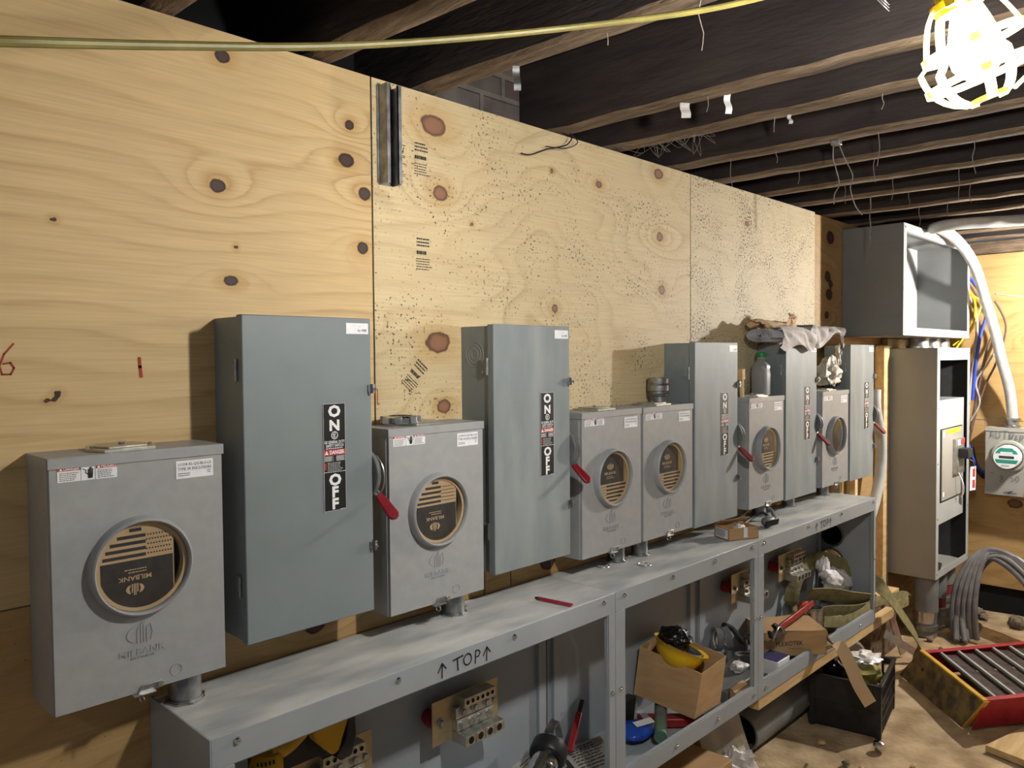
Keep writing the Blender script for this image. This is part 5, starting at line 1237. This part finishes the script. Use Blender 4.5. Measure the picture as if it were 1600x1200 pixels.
t = empty('clamp_light', (1.80, -.10, .26), 'silver ribbed tube tool with black collar at the right end of the near trough', 'tool')
b = MB(); d = V((.13, .055, .06)).normalized(); o_ = V((1.665, -.170, .30))
b.lathe(o_, d, [(.001, 0), (.044, 0), (.046, .02), (.044, .05), (.047, .055), (.047, .10), (.043, .105), (.043, .14), (.001, .14)], 'chrome', n=20); b.build('barrel', t)
b = MB(); b.lathe(o_ + d * .140, d, [(.02, 0), (.056, 0), (.060, .01), (.058, .045), (.045, .05), (.02, .05)], 'black', n=22); b.build('collar', t)
b = MB(); b.tube([o_ + V((-.02, -.03, .01)), o_ + V((.03, -.05, .055)), o_ + V((.09, -.045, .06)), o_ + V((.13, -.05, .02)), o_ + V((.14, -.06, -.03))], .005, 'black'); b.build('cord', t)
b = MB(); b.ribbon([o_ + d * .19 + V((-.01, 0, .045)), o_ + d * .24 + V((0, 0, .04)), o_ + d * .25 + V((.005, -.01, -.02))], (0, 1, 0), .03, .004, 'zinc', sub=2); b.build('hook', t)
for q, (o2, X_, Y_, lab) in enumerate(((V((1.90, -.17, .262)), V((.16, -.05, .01)), V((.03, .13, .035)), 'printed leaflet lying in the corner behind the trough post'), (V((1.78, -.115, .258)), V((.15, .03, .006)), V((-.04, .105, .045)), 'older printed leaflet curling up against the trough back'))):
    b = MB(); b.sheet(o2, X_, Y_, 12, 10, lambda p, q_: .014 * math.sin(3.1 * q_) * (.6 + .4 * p), 'taupe', t=.0008)
    N = X_.cross(Y_).normalized()
    for k in range(9):
        q_ = .12 + .085 * k; h = .014 * math.sin(3.1 * q_) * .8 + .004
        b.lines(o2 + X_ * .08 + Y_ * q_ + N * h, X_.normalized(), Y_.normalized(), X_.length * .8, Y_.length * .07, 1, 'ink', seed=k, t=.4)
    tag(b.build('leaflet', loc=o2, smooth=30), lab, 'leaflet')
t = empty('red_handled_tool', (2.0, -.05, .29), 'red-handled tool leaning on the leaflets behind the trough post', 'tool')
MB().ribbon([(1.925, -.095, .315), (2.03, -.05, .395)], (.5, -.8, 0), .022, .014, 'red', sub=1).build('handle', t, bevel=.003)
MB().ribbon([(2.03, -.05, .395), (2.065, -.035, .422)], (.5, -.8, 0), .014, .008, 'black', sub=1).build('blade', t)

# ================================================================ middle trough
BC, BL, BR = V((2.416, -.262, .308)), V((2.394, -.015, .334)), V((2.585, -.268, .313))
TC, TL, TR = V((2.434, -.282, .472)), V((2.415, -.030, .513)), V((2.602, -.285, .491))
BK, TK = BL + BR - BC, TL + TR - TC
t = empty('big_carton', BC, 'brown carton stuffed with a yellow hard hat in the middle trough', 'carton'); b = MB(); cen = (BC + BK + TC + TK) / 4
for q4 in ((BC, BL, TL, TC), (BC, BR, TR, TC), (BR, BK, TK, TR), (BL, BK, TK, TL), (BC, BR, BK, BL)):
    m4 = sum(q4, V((0, 0, 0))) / 4; inn = (cen - m4).normalized() * .003
    b.add(list(q4) + [p + inn for p in q4], [(0, 1, 2, 3), (7, 6, 5, 4), (0, 4, 5, 1), (1, 5, 6, 2), (2, 6, 7, 3), (3, 7, 4, 0)], 'card')
b.build('carton_body', t, smooth=0)
t = empty('hard_hat', (2.62, -.14, .40), 'yellow hard hat tipped upside down in the brown carton', 'hard hat')
b = MB(); HX, HY, HZ = V((.94, -.12, -.30)), V((.18, .97, .14)), V((.28, -.19, .94)); c = V((2.490, -.160, .526))
def hat(r0, r1, dz0, m_, th=.003):
    vs = []; n = 36; rows = 12
    for sgn, sh in ((1, 0), (1, th)):
        for i in range(rows + 1):
            f_ = i / rows; a = f_ * math.pi / 2
            for k in range(n):
                t_ = 2 * math.pi * k / n; rr = math.cos(a)
                rx, ry = (r0 - sh) * rr, (r1 - sh) * rr; h = -(dz0 - sh) * math.sin(a)
                if i == 0 and sh == 0: rx, ry = r0 + .014, r1 + .014; h = .004
                vs.append(c + HX * (rx * math.cos(t_)) + HY * (ry * math.sin(t_)) + HZ * h)
    a_ = n * (rows + 1); fs = []
    for i in range(rows):
        for k in range(n):
            k2 = (k + 1) % n; fs.append((i * n + k, i * n + k2, (i + 1) * n + k2, (i + 1) * n + k)); fs.append((a_ + (i + 1) * n + k, a_ + (i + 1) * n + k2, a_ + i * n + k2, a_ + i * n + k))
    fs += [(k, a_ + k, a_ + (k + 1) % n, (k + 1) % n) for k in range(n)]
    b.add(vs, fs, m_)
hat(.080, .098, .090, 'yellow'); b.build('shell', t, smooth=50)
b = MB(); n = 40; vs = []
for k in range(n):
    a = 2 * math.pi * k / n
    for h in (.002, -.022): vs.append(c + HX * (.069 * math.cos(a)) + HY * (.084 * math.sin(a)) + HZ * h)
b.add(vs, [(2 * k, 2 * ((k + 1) % n), 2 * ((k + 1) % n) + 1, 2 * k + 1) for k in range(n)], 'greytool'); o = b.build('headband', t); o.modifiers.new('thick', 'SOLIDIFY').thickness = .003
b = MB().blob(c + V((-.012, .018, .030)), (.066, .068, .050), 'blackbag', seed=21, amp=.16, n=48, freq=2.4)
tag(b.build('black_bag', loc=c, smooth=35), 'shiny black bag bundled inside the yellow hard hat', 'bag')
t = empty('blue_packet', (2.28, -.13, .26), 'blue and white foil packet beside the trough post', 'packet')
b = MB(); b.blob((2.25, -.125, .282), (.078, .062, .026), 'bluefilm', seed=5, amp=.07, n=30, flat=.8); b.build('pouch', t)
b = MB(); b.sheet(V((2.225, -.15, .309)), V((.08, -.02, -.002)), V((.015, .03, .002)), 4, 3, lambda p, q_: .001, 'whitevinyl', t=.0006); b.sheet(V((2.30, -.165, .28)), V((.012, -.02, .008)), V((.03, .08, .02)), 4, 3, lambda p, q_: .001, 'silverband', t=.0008); b.build('white_band', t)
t = empty('caulk_tube', (2.36, -.14, .26), 'green-grey tube lying across the red tool', 'tube')
p0, p1 = V((2.262, -.222, .285)), V((2.47, -.085, .300)); pm = p0.lerp(p1, .42)
MB().cyl(p0, pm, .023, 'greencap', n=22).build('green_label', t).data.materials[0] = mat('dull_green_label', srgb(84, 116, 100), srgb(104, 134, 116), 20, rough=.3)
MB().cyl(pm, p1, .0232, 'greytool', n=22).build('tube_body', t)
t = empty('red_level', (2.40, -.16, .26), 'long red plastic tool case lying under the brown carton', 'tool')
MB().obox((2.42, -.165, .272), (.085, -.090, 0), (.018, .017, 0), (0, 0, .017), 'red').build('case', t, bevel=.006)
MB().obox((2.475, -.222, .291), (.020, -.022, .0), (.012, .011, 0), (0, 0, .006), 'red').build('clasp', t, bevel=.003)
tag(MB().obox((2.30, -.035, .30), (.05, 0, 0), (0, .02, 0), (.01, 0, .05), 'black').build('black_case', loc=(2.3, -.04, .26), bevel=.006), 'black case standing behind the brown carton', 'case')
tag(MB().cyl((2.24, -.05, .268), (2.40, -.02, .30), .008, 'alu', n=10).build('metal_rod', loc=(2.3, -.04, .27)), 'thin pale rod left of the brown carton', 'rod')
# pipe hangers and hardware on the right of the carton
for q, (c, ax_, r, lab) in enumerate((((2.955, -.045, .400), (.75, -.6, -.1), .048, 'grey plastic collar standing on edge, leftmost of the stack'), ((2.995, -.065, .398), (.75, -.6, .15), .050, 'grey plastic collar standing on edge, middle of the stack'), ((3.05, -.13, .318), (.1, .1, 1), .050, 'grey plastic collar lying flat on the clutter'))):
    b = MB(); b.lathe(c, ax_, [(r - .008, -.012), (r, -.014), (r, .014), (r - .008, .012)], 'greytool', n=30, closed=True); b.lathe(c, ax_, [(r - .014, -.003), (r - .008, -.003), (r - .008, .003), (r - .014, .003)], 'pvc', n=30, closed=True)
    tag(b.build('pipe_collar', loc=c), lab, 'collar', 'grey collars in the middle trough')
tag(MB().tube([(3.00, -.05, .45), (3.04, -.07, .43), (3.05, -.10, .39), (3.08, -.09, .37)], .012, 'black', n=8).build('black_strap', loc=(3.0, -.05, .4)), 'black strap looped over the grey collars', 'strap')
b = MB()
for k in range(9): b.obox((3.06 + .014 * k, -.115 + .004 * (k % 2), .372 + .004 * k), (.006, 0, .002), (0, .012, 0), (-.003, 0, .008), 'chrome' if k % 2 else 'black')
tag(b.build('metal_chain', loc=(3.1, -.11, .37), bevel=.001), 'coil of bright chain links beside the grey collars', 'chain')
tag(MB().box((2.80, -.135, .3005), (2.86, -.06, .375), 'greenbox').build('plastic_box', loc=(2.83, -.1, .3), bevel=.004), 'small grey-green box on the hardware pile', 'box')
tag(MB().box((2.72, -.225, .2505), (2.98, -.02, .30), 'greytool').build('parts_tray', loc=(2.8, -.1, .25), bevel=.006), 'low grey tray under the collars', 'tray')
tag(MB().blob((2.93, -.16, .322), (.055, .035, .024), 'bagclear', seed=8, amp=.25, n=28, flat=.9).build('clear_bag', loc=(2.93, -.16, .3), smooth=30), 'clear bag of parts on the grey tray', 'bag')
t, A, B, u, v, L, D = carton('small_carton', (2.70, -.268), (2.815, -.262), (.03, .04), .2505, .062, 'small pink-brown carton behind the bottom rail of the middle trough', 'carton', mt='cardtan', open_=False)

# ================================================================ far trough
t, A, B, u, v, L, D = carton('printed_carton', (3.175, -.150), (3.405, -.330), (.125, .155), .285, .108, 'long printed carton jutting out of the far trough', 'carton')
Z = V((0, 0, 1))
b = MB(); top = A + Z * .108
b.sheet(top + u * .0, u * L, v * D * .97 + Z * .004, 10, 6, lambda p, q: .004 * math.sin(5 * p + 3 * q) + .002, 'card', t=.003); b.build('lid_flap', t)
b = MB(); E = B + Z * .1
b.sheet(E, v * D * .6 + u * .005, u * .030 - Z * .07, 6, 6, lambda p, q: .006 * math.sin(5 * q), 'cardtan', t=.003); b.build('end_flap', t)
b = MB(); fo = A + u * .055 - v * .0012 + Z * .048
b.text('FLEXOTEK', .027, fo, 'cardink', X=u, Y=Z, bold=.012, align='l', maxw=.125)
b.lines(fo + u * .065 - Z * .016, u, Z, .06, .004, 1, 'cardink'); b.build('printed_name', t, smooth=0)
tag(MB().ribbon([B + Z * .02 + v * .02, B + u * .05 + Z * .035 - v * .01, B + u * .085 - v * .035 - Z * .03, B + u * .105 - v * .075 - Z * .11, B + u * .14 - v * .11 - Z * .185], (.70, -.70, .1), .058, .003, 'cardtan', sub=5).build('cardboard_strip', loc=B, smooth=30), 'pale cardboard strip dangling from the printed carton over the black crate', 'cardboard')
t = empty('pipe_wrench', (3.30, -.2, .41), 'red-handled pipe wrench lying on the printed carton', 'wrench')
MB().ribbon([(3.56, -.200, .450), (3.20, -.205, .422)], (0, .3, 1), .026, .014, 'red', sub=1).build('handle', t, bevel=.004)
b = MB(); b.prism([(-.06, -.014), (.03, -.016), (.03, .016), (.0, .02), (-.02, .045), (-.045, .042), (-.028, .016), (-.06, .014), (-.088, .03), (-.092, .0)], (3.175, -.215, .412), (1, 0, 0), (0, .35, .94), (0, -.018, .006), 'black'); b.build('jaw', t, bevel=.003)
b = MB(); b.tube([(3.08, -.235, .405), (3.10, -.24, .44), (3.14, -.235, .45), (3.18, -.23, .425), (3.19, -.235, .40)], .004, 'zinc'); b.build('jaw_spring', t)
t = empty('steel_can', (3.56, -.20, .30), 'open steel can rim behind the printed carton', 'can')
MB().lathe((3.575, -.195, .255), (0, 0, 1), [(.040, 0), (.042, .001), (.042, .165), (.0445, .168), (.0445, .172), (.040, .172), (.040, .004), (.001, .004)], 'zinc', n=30).build('wall', t)
t = empty('white_carton', (3.15, -.2, .25), 'small white carton with dark blue top just behind the bottom rail', 'carton')
MB().box((3.085, -.255, .2505), (3.20, -.165, .318), 'whitevinyl').build('body', t, bevel=.004)
MB().box((3.088, -.252, .318), (3.198, -.168, .3195), 'bluefilm').build('blue_top', t).data.materials[0] = mat('navy_print', srgb(52, 52, 92), srgb(64, 64, 106), 20, rough=.5)
b = MB(); b.lathe((3.00, -.235, .2505), (0, 0, 1), [(.030, 0), (.050, 0), (.050, .022), (.046, .024), (.044, .008), (.030, .006)], 'greytool', n=30, closed=True); b.lathe((3.00, -.235, .272), (0, 0, 1), [(.046, 0), (.051, 0), (.051, .004), (.046, .004)], 'pvc', n=30, closed=True)
tag(b.build('tape_reel', loc=(3, -.235, .25)), 'flat grey reel beside the white carton', 'reel')

# olive lifting straps
def strap(pts, wd, lab, wdirs=None, w_=.052):
    o = MB().ribbon(pts, wd, w_, .005, 'greenstrap', sub=8, wdirs=wdirs).build('webbing_strap', loc=pts[0], smooth=40); return tag(o, lab, 'strap', 'olive webbing straps in the far trough')
strap([(3.72, -.08, .29), (3.66, -.05, .40), (3.74, -.06, .53), (3.95, -.075, .56), (4.10, -.15, .50), (4.14, -.30, .42), (4.30, -.36, .24), (4.47, -.38, .08), (4.56, -.37, -.02), (4.55, -.36, -.105)], (0, .3, 1), 'olive strap looping up over the white bag and down past the trough end', w_=.072)
strap([(3.70, -.12, .44), (3.80, -.17, .43), (3.93, -.22, .395), (4.05, -.25, .365), (4.12, -.262, .345)], (0, -.6, .8), 'olive strap across the front of the white bag', w_=.085)
strap([(3.60, -.15, .36), (3.75, -.20, .36), (3.95, -.24, .325), (4.09, -.265, .318)], (0, -.3, .9), 'olive strap folded beneath the front one', w_=.072)
strap([(3.64, -.22, .345), (3.80, -.25, .315), (3.97, -.272, .315), (4.08, -.275, .335)], (0, .1, 1), 'lowest olive strap resting on the trough rail', w_=.050)
strap([(4.25, -.20, .29), (4.45, -.22, .265), (4.66, -.24, .245), (4.72, -.25, .225), (4.66, -.262, .215), (4.45, -.245, .225)], (0, .1, 1), 'folded strap end poking out beyond the trough', w_=.050)
tag(MB().blob((3.66, -.12, .375), (.060, .035, .045), 'orange', seed=11, amp=.12, n=24).build('orange_pouch', loc=(3.66, -.12, .35)), 'orange pouch tucked under the olive straps', 'pouch')
tag(MB().blob((3.82, -.175, .300), (.10, .06, .05), 'oliveyel', seed=12, amp=.15, n=24, flat=.9).build('olive_bundle', loc=(3.82, -.17, .26)), 'olive bundle below the straps', 'bundle')
b = MB().blob((3.97, -.140, .458), (.175, .055, .072), 'whitebag', seed=31, amp=.22, n=56, freq=2.2, X=(.92, -.06, -.38), Y=(.1, .99, .08), Z=(.38, -.1, .92)); b.blob((3.885, -.115, .545), (.045, .035, .055), 'whitebag', seed=32, amp=.25, n=34, freq=2.4)
tag(b.build('white_bag', loc=(3.97, -.13, .42), smooth=30), 'crumpled white plastic bag wedged among the olive straps', 'bag')

# ================================================================ floor things
t = empty('plastic_crate', (3.775, -.305, FZ), 'black slatted plastic crate on the floor in front of the far trough', 'crate', rz=0)
W2, D2, H2 = .195, .150, .240; ca, sa = math.cos(math.radians(10)), math.sin(math.radians(10))
ex, ey = V((ca, sa, 0)), V((-sa, ca, 0)); cc = V((3.775, -.305, FZ))
b = MB()
def slab(c_, hx, hy, hz): b.obox(cc + ex * c_[0] + ey * c_[1] + V((0, 0, c_[2])), ex * hx, ey * hy, V((0, 0, hz)), 'black')
slab((0, 0, .006), W2 - .01, D2 - .01, .006)
for s_ in (-1, 1):
    for z, hz, q in ((.225, .015, 0), (.115, .005, .004), (.03, .024, .008)):
        slab((0, s_ * (D2 - q), z), W2, .005, hz); slab((s_ * (W2 - q), 0, z), .005, D2, hz)
    if s_ > 0: pass
    n_ = 13
    for k in range(n_):
        x = -W2 + 2 * W2 * (k + .5) / n_; slab((x, s_ * (D2 - .003), .115), .0055, .004, .11)
    n_ = 9
    for k in range(n_):
        y = -D2 + 2 * D2 * (k + .5) / n_
        if s_ > 0: slab((s_ * (W2 - .003), y, .115), .004, .0055, .11)
for z in (.07, .16): slab((W2 - .003, 0, z), .004, D2, .004)
for z in (.075, .155): slab((0, -(D2 + .001), z), W2, .004, .004)
slab((-(W2 - .004), 0, .12), .003, D2, .11)   # solid printed face towards the trough end
for s1 in (-1, 1):
    for s2 in (-1, 1): slab((s1 * (W2 - .008), s2 * (D2 - .008), .12), .012, .012, .12)
b.build('basket', t)
b = MB(); 
for s_ in (-1, 1):
    b.obox(cc + ey * (s_ * D2) + V((0, 0, .238)), ex * (W2 + .006), ey * .009, V((0, 0, .005)), 'black'); b.obox(cc + ex * (s_ * W2) + V((0, 0, .238)), ex * .009, ey * (D2 + .006), V((0, 0, .005)), 'black')
b.build('rim', t, bevel=.002)
b = MB().blob(cc + V((.04, -.02, .200)), (.145, .110, .085), 'oliveyel', seed=41, amp=.20, n=44, flat=.9)
tag(b.build('olive_bag', loc=cc + V((0, 0, .2)), smooth=30), 'olive bundle in plastic filling the black crate', 'bag')
b = MB().blob(cc + V((.07, -.03, .262)), (.115, .085, .036), 'bagclear', seed=42, amp=.28, n=36, freq=2.6); 
tag(b.build('clear_wrap', loc=cc, smooth=30), 'clear wrap over the olive bundle in the crate', 'wrap')
b = MB().blob(cc + V((-.10, .05, .235)), (.05, .06, .05), 'blackbag', seed=44, amp=.2, n=30, freq=2.6)
tag(b.build('black_film', loc=cc, smooth=30), 'black film at the back of the crate', 'film')

# fallen step ladder 
t = empty('step_ladder', (4.1, -.6, FZ), 'red fibreglass step ladder lying on the floor, dirty yellow foot towards the crate', 'ladder')
F0, F1 = V((4.383, -.420, .05)), V((3.930, -.818, .05)); lu = V((.823, -.568, 0)); wv = (F1 - F0).normalized(); down = V((.05, .10, -.165)); down = V((.045, .09, -.168))
b = MB()
G0, G1 = V((4.43, -.30, FZ)), V((3.985, -.715, FZ)); nrm = (F1 - F0).cross(G0 - F0).normalized(); nrm = nrm if nrm.dot(lu) > 0 else -nrm
b.add([F0, F1, G1, G0, F0 + nrm * .006, F1 + nrm * .006, G1 + nrm * .006, G0 + nrm * .006], [(0, 1, 2, 3), (7, 6, 5, 4), (0, 4, 5, 1), (1, 5, 6, 2), (2, 6, 7, 3), (3, 7, 4, 0)], 'ladderdirt')
plate = b.build('foot_plate', t, bevel=.003)
b = MB(); b.obox((F0 + F1) / 2 + V((0, 0, .003)) + lu * .008, (F1 - F0) / 2 * 1.005, lu * .012, V((0, 0, .005)), 'ladderyel'); 
b.add([F1 - lu * .002, F1 + lu * .03, G1 + lu * .03, G1 - lu * .002, F1 - lu * .002 + wv * .006, F1 + lu * .03 + wv * .006, G1 + lu * .03 + wv * .006, G1 - lu * .002 + wv * .006], [(0, 1, 2, 3), (7, 6, 5, 4), (0, 4, 5, 1), (1, 5, 6, 2), (2, 6, 7, 3), (3, 7, 4, 0)], 'ladderyel'); b.build('foot_edge', t, bevel=.002)
b = MB(); cpt = F0.lerp(F1, .78) * .45 + G0.lerp(G1, .78) * .55; b.cyl(cpt - nrm * .0008, cpt - nrm * .0002, .024, 'scrap', n=20); c2 = F0.lerp(F1, .20) * .6 + G0.lerp(G1, .2) * .4; b.cyl(c2 - nrm * .0008, c2 - nrm * .0002, .008, 'hollow_shade', n=12); b.build('plate_hole', plate)
LL = .75
for s_, P0 in ((0, F0), (1, F1)):
    b = MB(); w0 = P0 - wv * (.004 if s_ else -.004); Dn = V((0, 0, -.158)) + (V((0.03, .06, 0)) if s_ else V((.03, .06, 0)))
    sg = -1 if s_ else 1
    b.add([w0 + lu * .012, w0 + lu * LL, w0 + lu * LL + Dn, w0 + lu * .012 + Dn] + [p + wv * sg * .006 for p in (w0 + lu * .012, w0 + lu * LL, w0 + lu * LL + Dn, w0 + lu * .012 + Dn)], [(0, 1, 2, 3), (7, 6, 5, 4), (0, 4, 5, 1), (1, 5, 6, 2), (2, 6, 7, 3), (3, 7, 4, 0)], 'redfib')
    b.obox(w0 + lu * (LL / 2 + .006) + wv * sg * .014, lu * (LL / 2 - .008), wv * .017, V((0, 0, .0035)), 'redfib')
    b.build('side_rail', t, bevel=.002)
for k in range(7):
    a = .085 + k * .105; c0 = F0 + lu * (a + .02) + wv * .03; c1 = F1 + lu * (a - .0) - wv * .03
    cm = (c0 + c1) / 2; hw = (c1 - c0) / 2
    b = MB(); b.obox(cm + lu * .040 + V((0, 0, -.022)), hw, lu * .050 + V((0, 0, -.006)), V((0, 0, .004)), 'rubber'); o = b.build('step', t)
    b = MB(); b.obox(cm + V((0, 0, -.006)), hw, lu * .006, V((0, 0, .006)), 'inner'); b.obox(cm + lu * .088 + V((0, 0, -.026)), hw, lu * .002, V((0, 0, .004)), 'alu'); b.build('step_edge', o)

tag(MB().hexa([(3.811, -.853, FZ), (4.124, -.936, FZ), (4.05, -1.25, FZ), (3.74, -1.16, FZ), (3.811, -.853, FZ + .03), (4.124, -.936, FZ + .03), (4.05, -1.25, FZ + .03), (3.74, -1.16, FZ + .03)], 'lumber').build('wood_board', loc=(3.9, -1, FZ), bevel=.002), 'pale board lying on the dusty floor at the lower right', 'board')
b = MB(); b.lathe((3.50, -.52, FZ), (0, 0, 1), [(.001, 0), (.014, 0), (.018, .006), (.024, .016), (.026, .028), (.022, .040), (.012, .046), (.001, .047)], 'chrome', n=20)
tag(b.build('steel_fitting', loc=(3.5, -.52, FZ)), 'round shiny steel fitting alone on the floor', 'fitting')
b = MB(); b.lathe((3.08, -.085, -.033), (1, .0, 0), [(.076, 0), (.085, 0), (.085, 1.25), (.076, 1.25)], 'pvcdk', n=36, closed=True)
o = b.build('large_pipe', loc=(3.14, -.055, -.033), smooth=40); tag(o, 'wide grey plastic pipe lying on the floor under the troughs', 'pipe')
b = MB().blob((2.80, -.22, -.03), (.11, .06, .085), 'bagclear', seed=51, amp=.30, n=50, freq=2.4, X=(.9, -.3, -.3), Z=(.3, .1, .95)); tag(b.build('plastic_bag', loc=(2.83, -.2, -.1), smooth=30), 'shiny clear plastic bag on the floor under the middle trough', 'bag')
o = MB().sheet(V((2.76, -.13, FZ + .01)), V((.25, -.09, -.005)), V((-.02, .10, .28)), 14, 14, lambda p, q: .022 * math.sin(4 * p + 2 * q) + .010 * math.sin(11 * p), 'bagtan', t=.0012)
tag(o.build('plastic_sheet', loc=(2.9, -.1, -.1), smooth=40), 'hanging tan plastic sheet between the bag and the wide pipe', 'sheet')
tag(MB().box((2.2, -.30, FZ), (2.62, -.08, .10), 'card').build('floor_carton', loc=(2.4, -.2, FZ), bevel=.003), 'brown carton in the dark under the middle trough', 'carton')
tag(MB().box((2.86, -.283, .198), (4.40, -.243, .2455), 'lumber').build('support_timber', loc=(3.6, -.26, .2), bevel=.002), 'long timber bearer under the front of the far trough', 'timber')
for q, (x, lab) in enumerate(((.80, 'timber leg under the near trough'), (2.10, 'timber leg at the join of the first two troughs'), (2.84, 'timber leg at the join of the last two troughs'), (3.98, 'timber leg under the far end of the troughs'))):
    tag(MB().box((x, -.24 if q < 2 else -.02, FZ), (x + .038, -.15 if q < 2 else .0, .2455), 'lumber').build('timber_prop', loc=(x, -.1, FZ)), lab, 'leg')
rq = random.Random(77)
for k in range(26):
    x = rq.uniform(3.1, 5.6); y = rq.uniform(-1.3, -.30)
    if math.hypot(x - 3.775, y + .305) < .3 or (3.9 < x < 5.2 and -1.3 < y < -.35 and abs((x - 4.15) * .568 + (y + .6) * .823) < .42): continue
    s_ = rq.uniform(.006, .022); b = MB().blob((x, y, FZ + s_ * .4), (s_ * rq.uniform(.7, 1.5), s_, s_ * .6), 'scrap' if k % 3 else 'cardtan', seed=k, amp=.25, n=12, flat=.8)
    tag(b.build('rubble_chip', loc=(x, y, FZ), smooth=20), 'small chip of rubble on the dusty floor', 'rubble', 'chips of rubble on the floor')
for k in range(22):
    x = rq.uniform(5.0, 5.9); y = rq.uniform(-.62, -.10); s_ = rq.uniform(.025, .06)
    b = MB().blob((x, y, FZ + s_ * .5), (s_ * rq.uniform(.8, 1.4), s_, s_ * .7), 'scrap', seed=k + 40, amp=.25, n=12, flat=.8)
    tag(b.build('rubble_lump', loc=(x, y, FZ), smooth=20), 'lump of masonry rubble below the main panel', 'rubble', 'rubble heap below the main panel')

# ================================================================ hanging from the joists
def hang(p, L_, seed, r=.0013, sway=.006, m_='web'):
    r_ = random.Random(seed); pts = [V(p)]
    n = max(3, int(L_ / .03))
    for i in range(1, n + 1): pts.append(V(p) + V((r_.uniform(-sway, sway), r_.uniform(-sway, sway), -L_ * i / n)))
    return MB().tube(pts, r, m_, n=5, sub=2)
H = [((1.60, -.60, 2.352), .035), ((1.605, -.84, 2.352), .11), ((1.73, -.95, 2.352), .04), ((2.60, -.22, 2.352), .11), ((2.10, -.53, 2.352), .05), ((2.33, -.58, 2.352), .05), ((2.29, -.90, 2.352), .05), ((2.72, -.75, 2.352), .12),
     ((3.08, -.62, 2.352), .10), ((3.07, -.95, 2.352), .12), ((3.48, -.55, 2.352), .10), ((3.50, -.80, 2.352), .14), ((3.86, -.50, 2.352), .08), ((3.87, -.75, 2.352), .09), ((4.27, -.55, 2.352), .07), ((3.45, -.35, 2.352), .09), ((2.34, -.30, 2.352), .03), ((4.28, -.42, 2.352), .11), ((2.73, -.40, 2.352), .05), ((3.10, -.33, 2.352), .06)]
def under(p):
    return min((x0 - .047 * p[1] - .032 for x0 in jx), key=lambda x: abs(x - p[0]))
for k, (p, L_) in enumerate(H):
    p = (under(p), p[1], 2.358)
    tag(hang(p, L_, k).build('dust_thread', loc=p), 'dusty cobweb thread dangling from a joist underside', 'cobweb', 'cobweb threads under the joists')
# strings with clear places of their own
tag(hang((3.885, -.33, 2.357), .24, 50, r=.0028, sway=.003).build('hanging_string', loc=(3.70, -.33, 2.35)), 'pull string with a looped end hanging in front of the junction box', 'string')
tag(MB().tube([(2.78, -.60, 2.356), (2.80, -.59, 2.30), (2.80, -.60, 2.26), (2.83, -.60, 2.21), (2.79, -.60, 2.17), (2.76, -.61, 2.13)], .0022, 'web', n=6).build('loose_wire', loc=(2.86, -.6, 2.35)), 'left strand of the bare wire pair dangling from a staple', 'wire')
tag(MB().tube([(2.785, -.61, 2.356), (2.84, -.615, 2.30), (2.90, -.62, 2.25), (2.88, -.62, 2.20), (2.90, -.63, 2.14), (2.94, -.64, 2.11)], .0022, 'web', n=6).build('loose_wire', loc=(2.87, -.61, 2.35)), 'right strand of the bare wire pair dangling from a staple', 'wire')
tag(MB().box((2.765, -.625, 2.335), (2.791, -.595, 2.356), 'galv').build('staple_plate', loc=(2.865, -.61, 2.35), bevel=.002), 'small metal staple plate holding the dangling wire pair', 'plate')
for k, (o2, X_, Y_, m_, lab) in enumerate((((V((2.035, -.445, 2.354)), V((.020, -.020, 0)), V((.004, 0, -.045)), 'paper', 'torn grey paper scrap on a joist edge')), (V((2.062, -.575, 2.357)), V((.015, -.012, 0)), V((-.006, -.004, -.062)), 'whitevinyl', 'curled white paper tab hanging under a joist'),
                                      (V((1.47, -.30, 2.356)), V((.014, -.012, 0)), V((.004, 0, -.065)), 'galv', 'shred of clear plastic hanging from the second joist'), (V((2.375, -.62, 2.354)), V((.010, -.008, 0)), V((0, 0, -.03)), 'paper', 'tiny paper shred under the joist left of the lamp'))):
    tag(MB().sheet(o2, X_, Y_, 4, 8, lambda p, q: .008 * math.sin(6 * q), m_, t=.0008).build('paper_scrap', loc=o2, smooth=40), lab, 'scrap')
b = MB(); rw = random.Random(9)
for k in range(16):
    y = rw.uniform(-.34, -.10); x = 2.375 + rw.uniform(-.05, .02)
    b.tube([(x, y, 2.352), (x + rw.uniform(-.01, .03), y + rw.uniform(-.05, .05), 2.352 - rw.uniform(.02, .07)), (x + rw.uniform(-.02, .03), y + rw.uniform(-.09, .09), 2.355)], .0006, 'web', n=4, sub=4)
o = b.build('cobweb_tangle', loc=(2.37, -.2, 2.35)); tag(o, 'tangle of cobweb and straw along a joist', 'cobweb', kind='stuff')
tag(MB().tube([(2.02, .0, 2.352), (2.03, -.03, 2.335), (1.99, -.045, 2.30), (1.95, -.03, 2.285), (1.90, -.035, 2.27), (1.84, -.02, 2.245), (1.80, -.015, 2.243)], .0022, 'ink', n=6).build('loose_wire', loc=(1.95, -.02, 2.3)), 'thin dark wire curling over the top edge of the second plywood sheet', 'wire')
tag(MB().tube([(2.03, -.02, 2.352), (2.05, -.04, 2.32), (1.98, -.05, 2.285), (1.90, -.03, 2.28)], .0018, 'ink', n=6).build('loose_wire', loc=(2.0, -.03, 2.3)), 'second dark wire twisted round the first at the plywood top', 'wire')
b = MB()
for k in range(3): b.tube([(1.62 + .012 * math.cos(a), -1.16 + .012 * math.sin(a), 2.285 + .006 * k + .016 * math.sin(a)) for a in np.linspace(0, 6.28, 16)], .001, 'zinc', n=5, sub=1)
tag(b.build('wire_coil', loc=(1.62, -1.16, 2.3)), 'small coil of thin bright wire left of the lamp', 'wire')
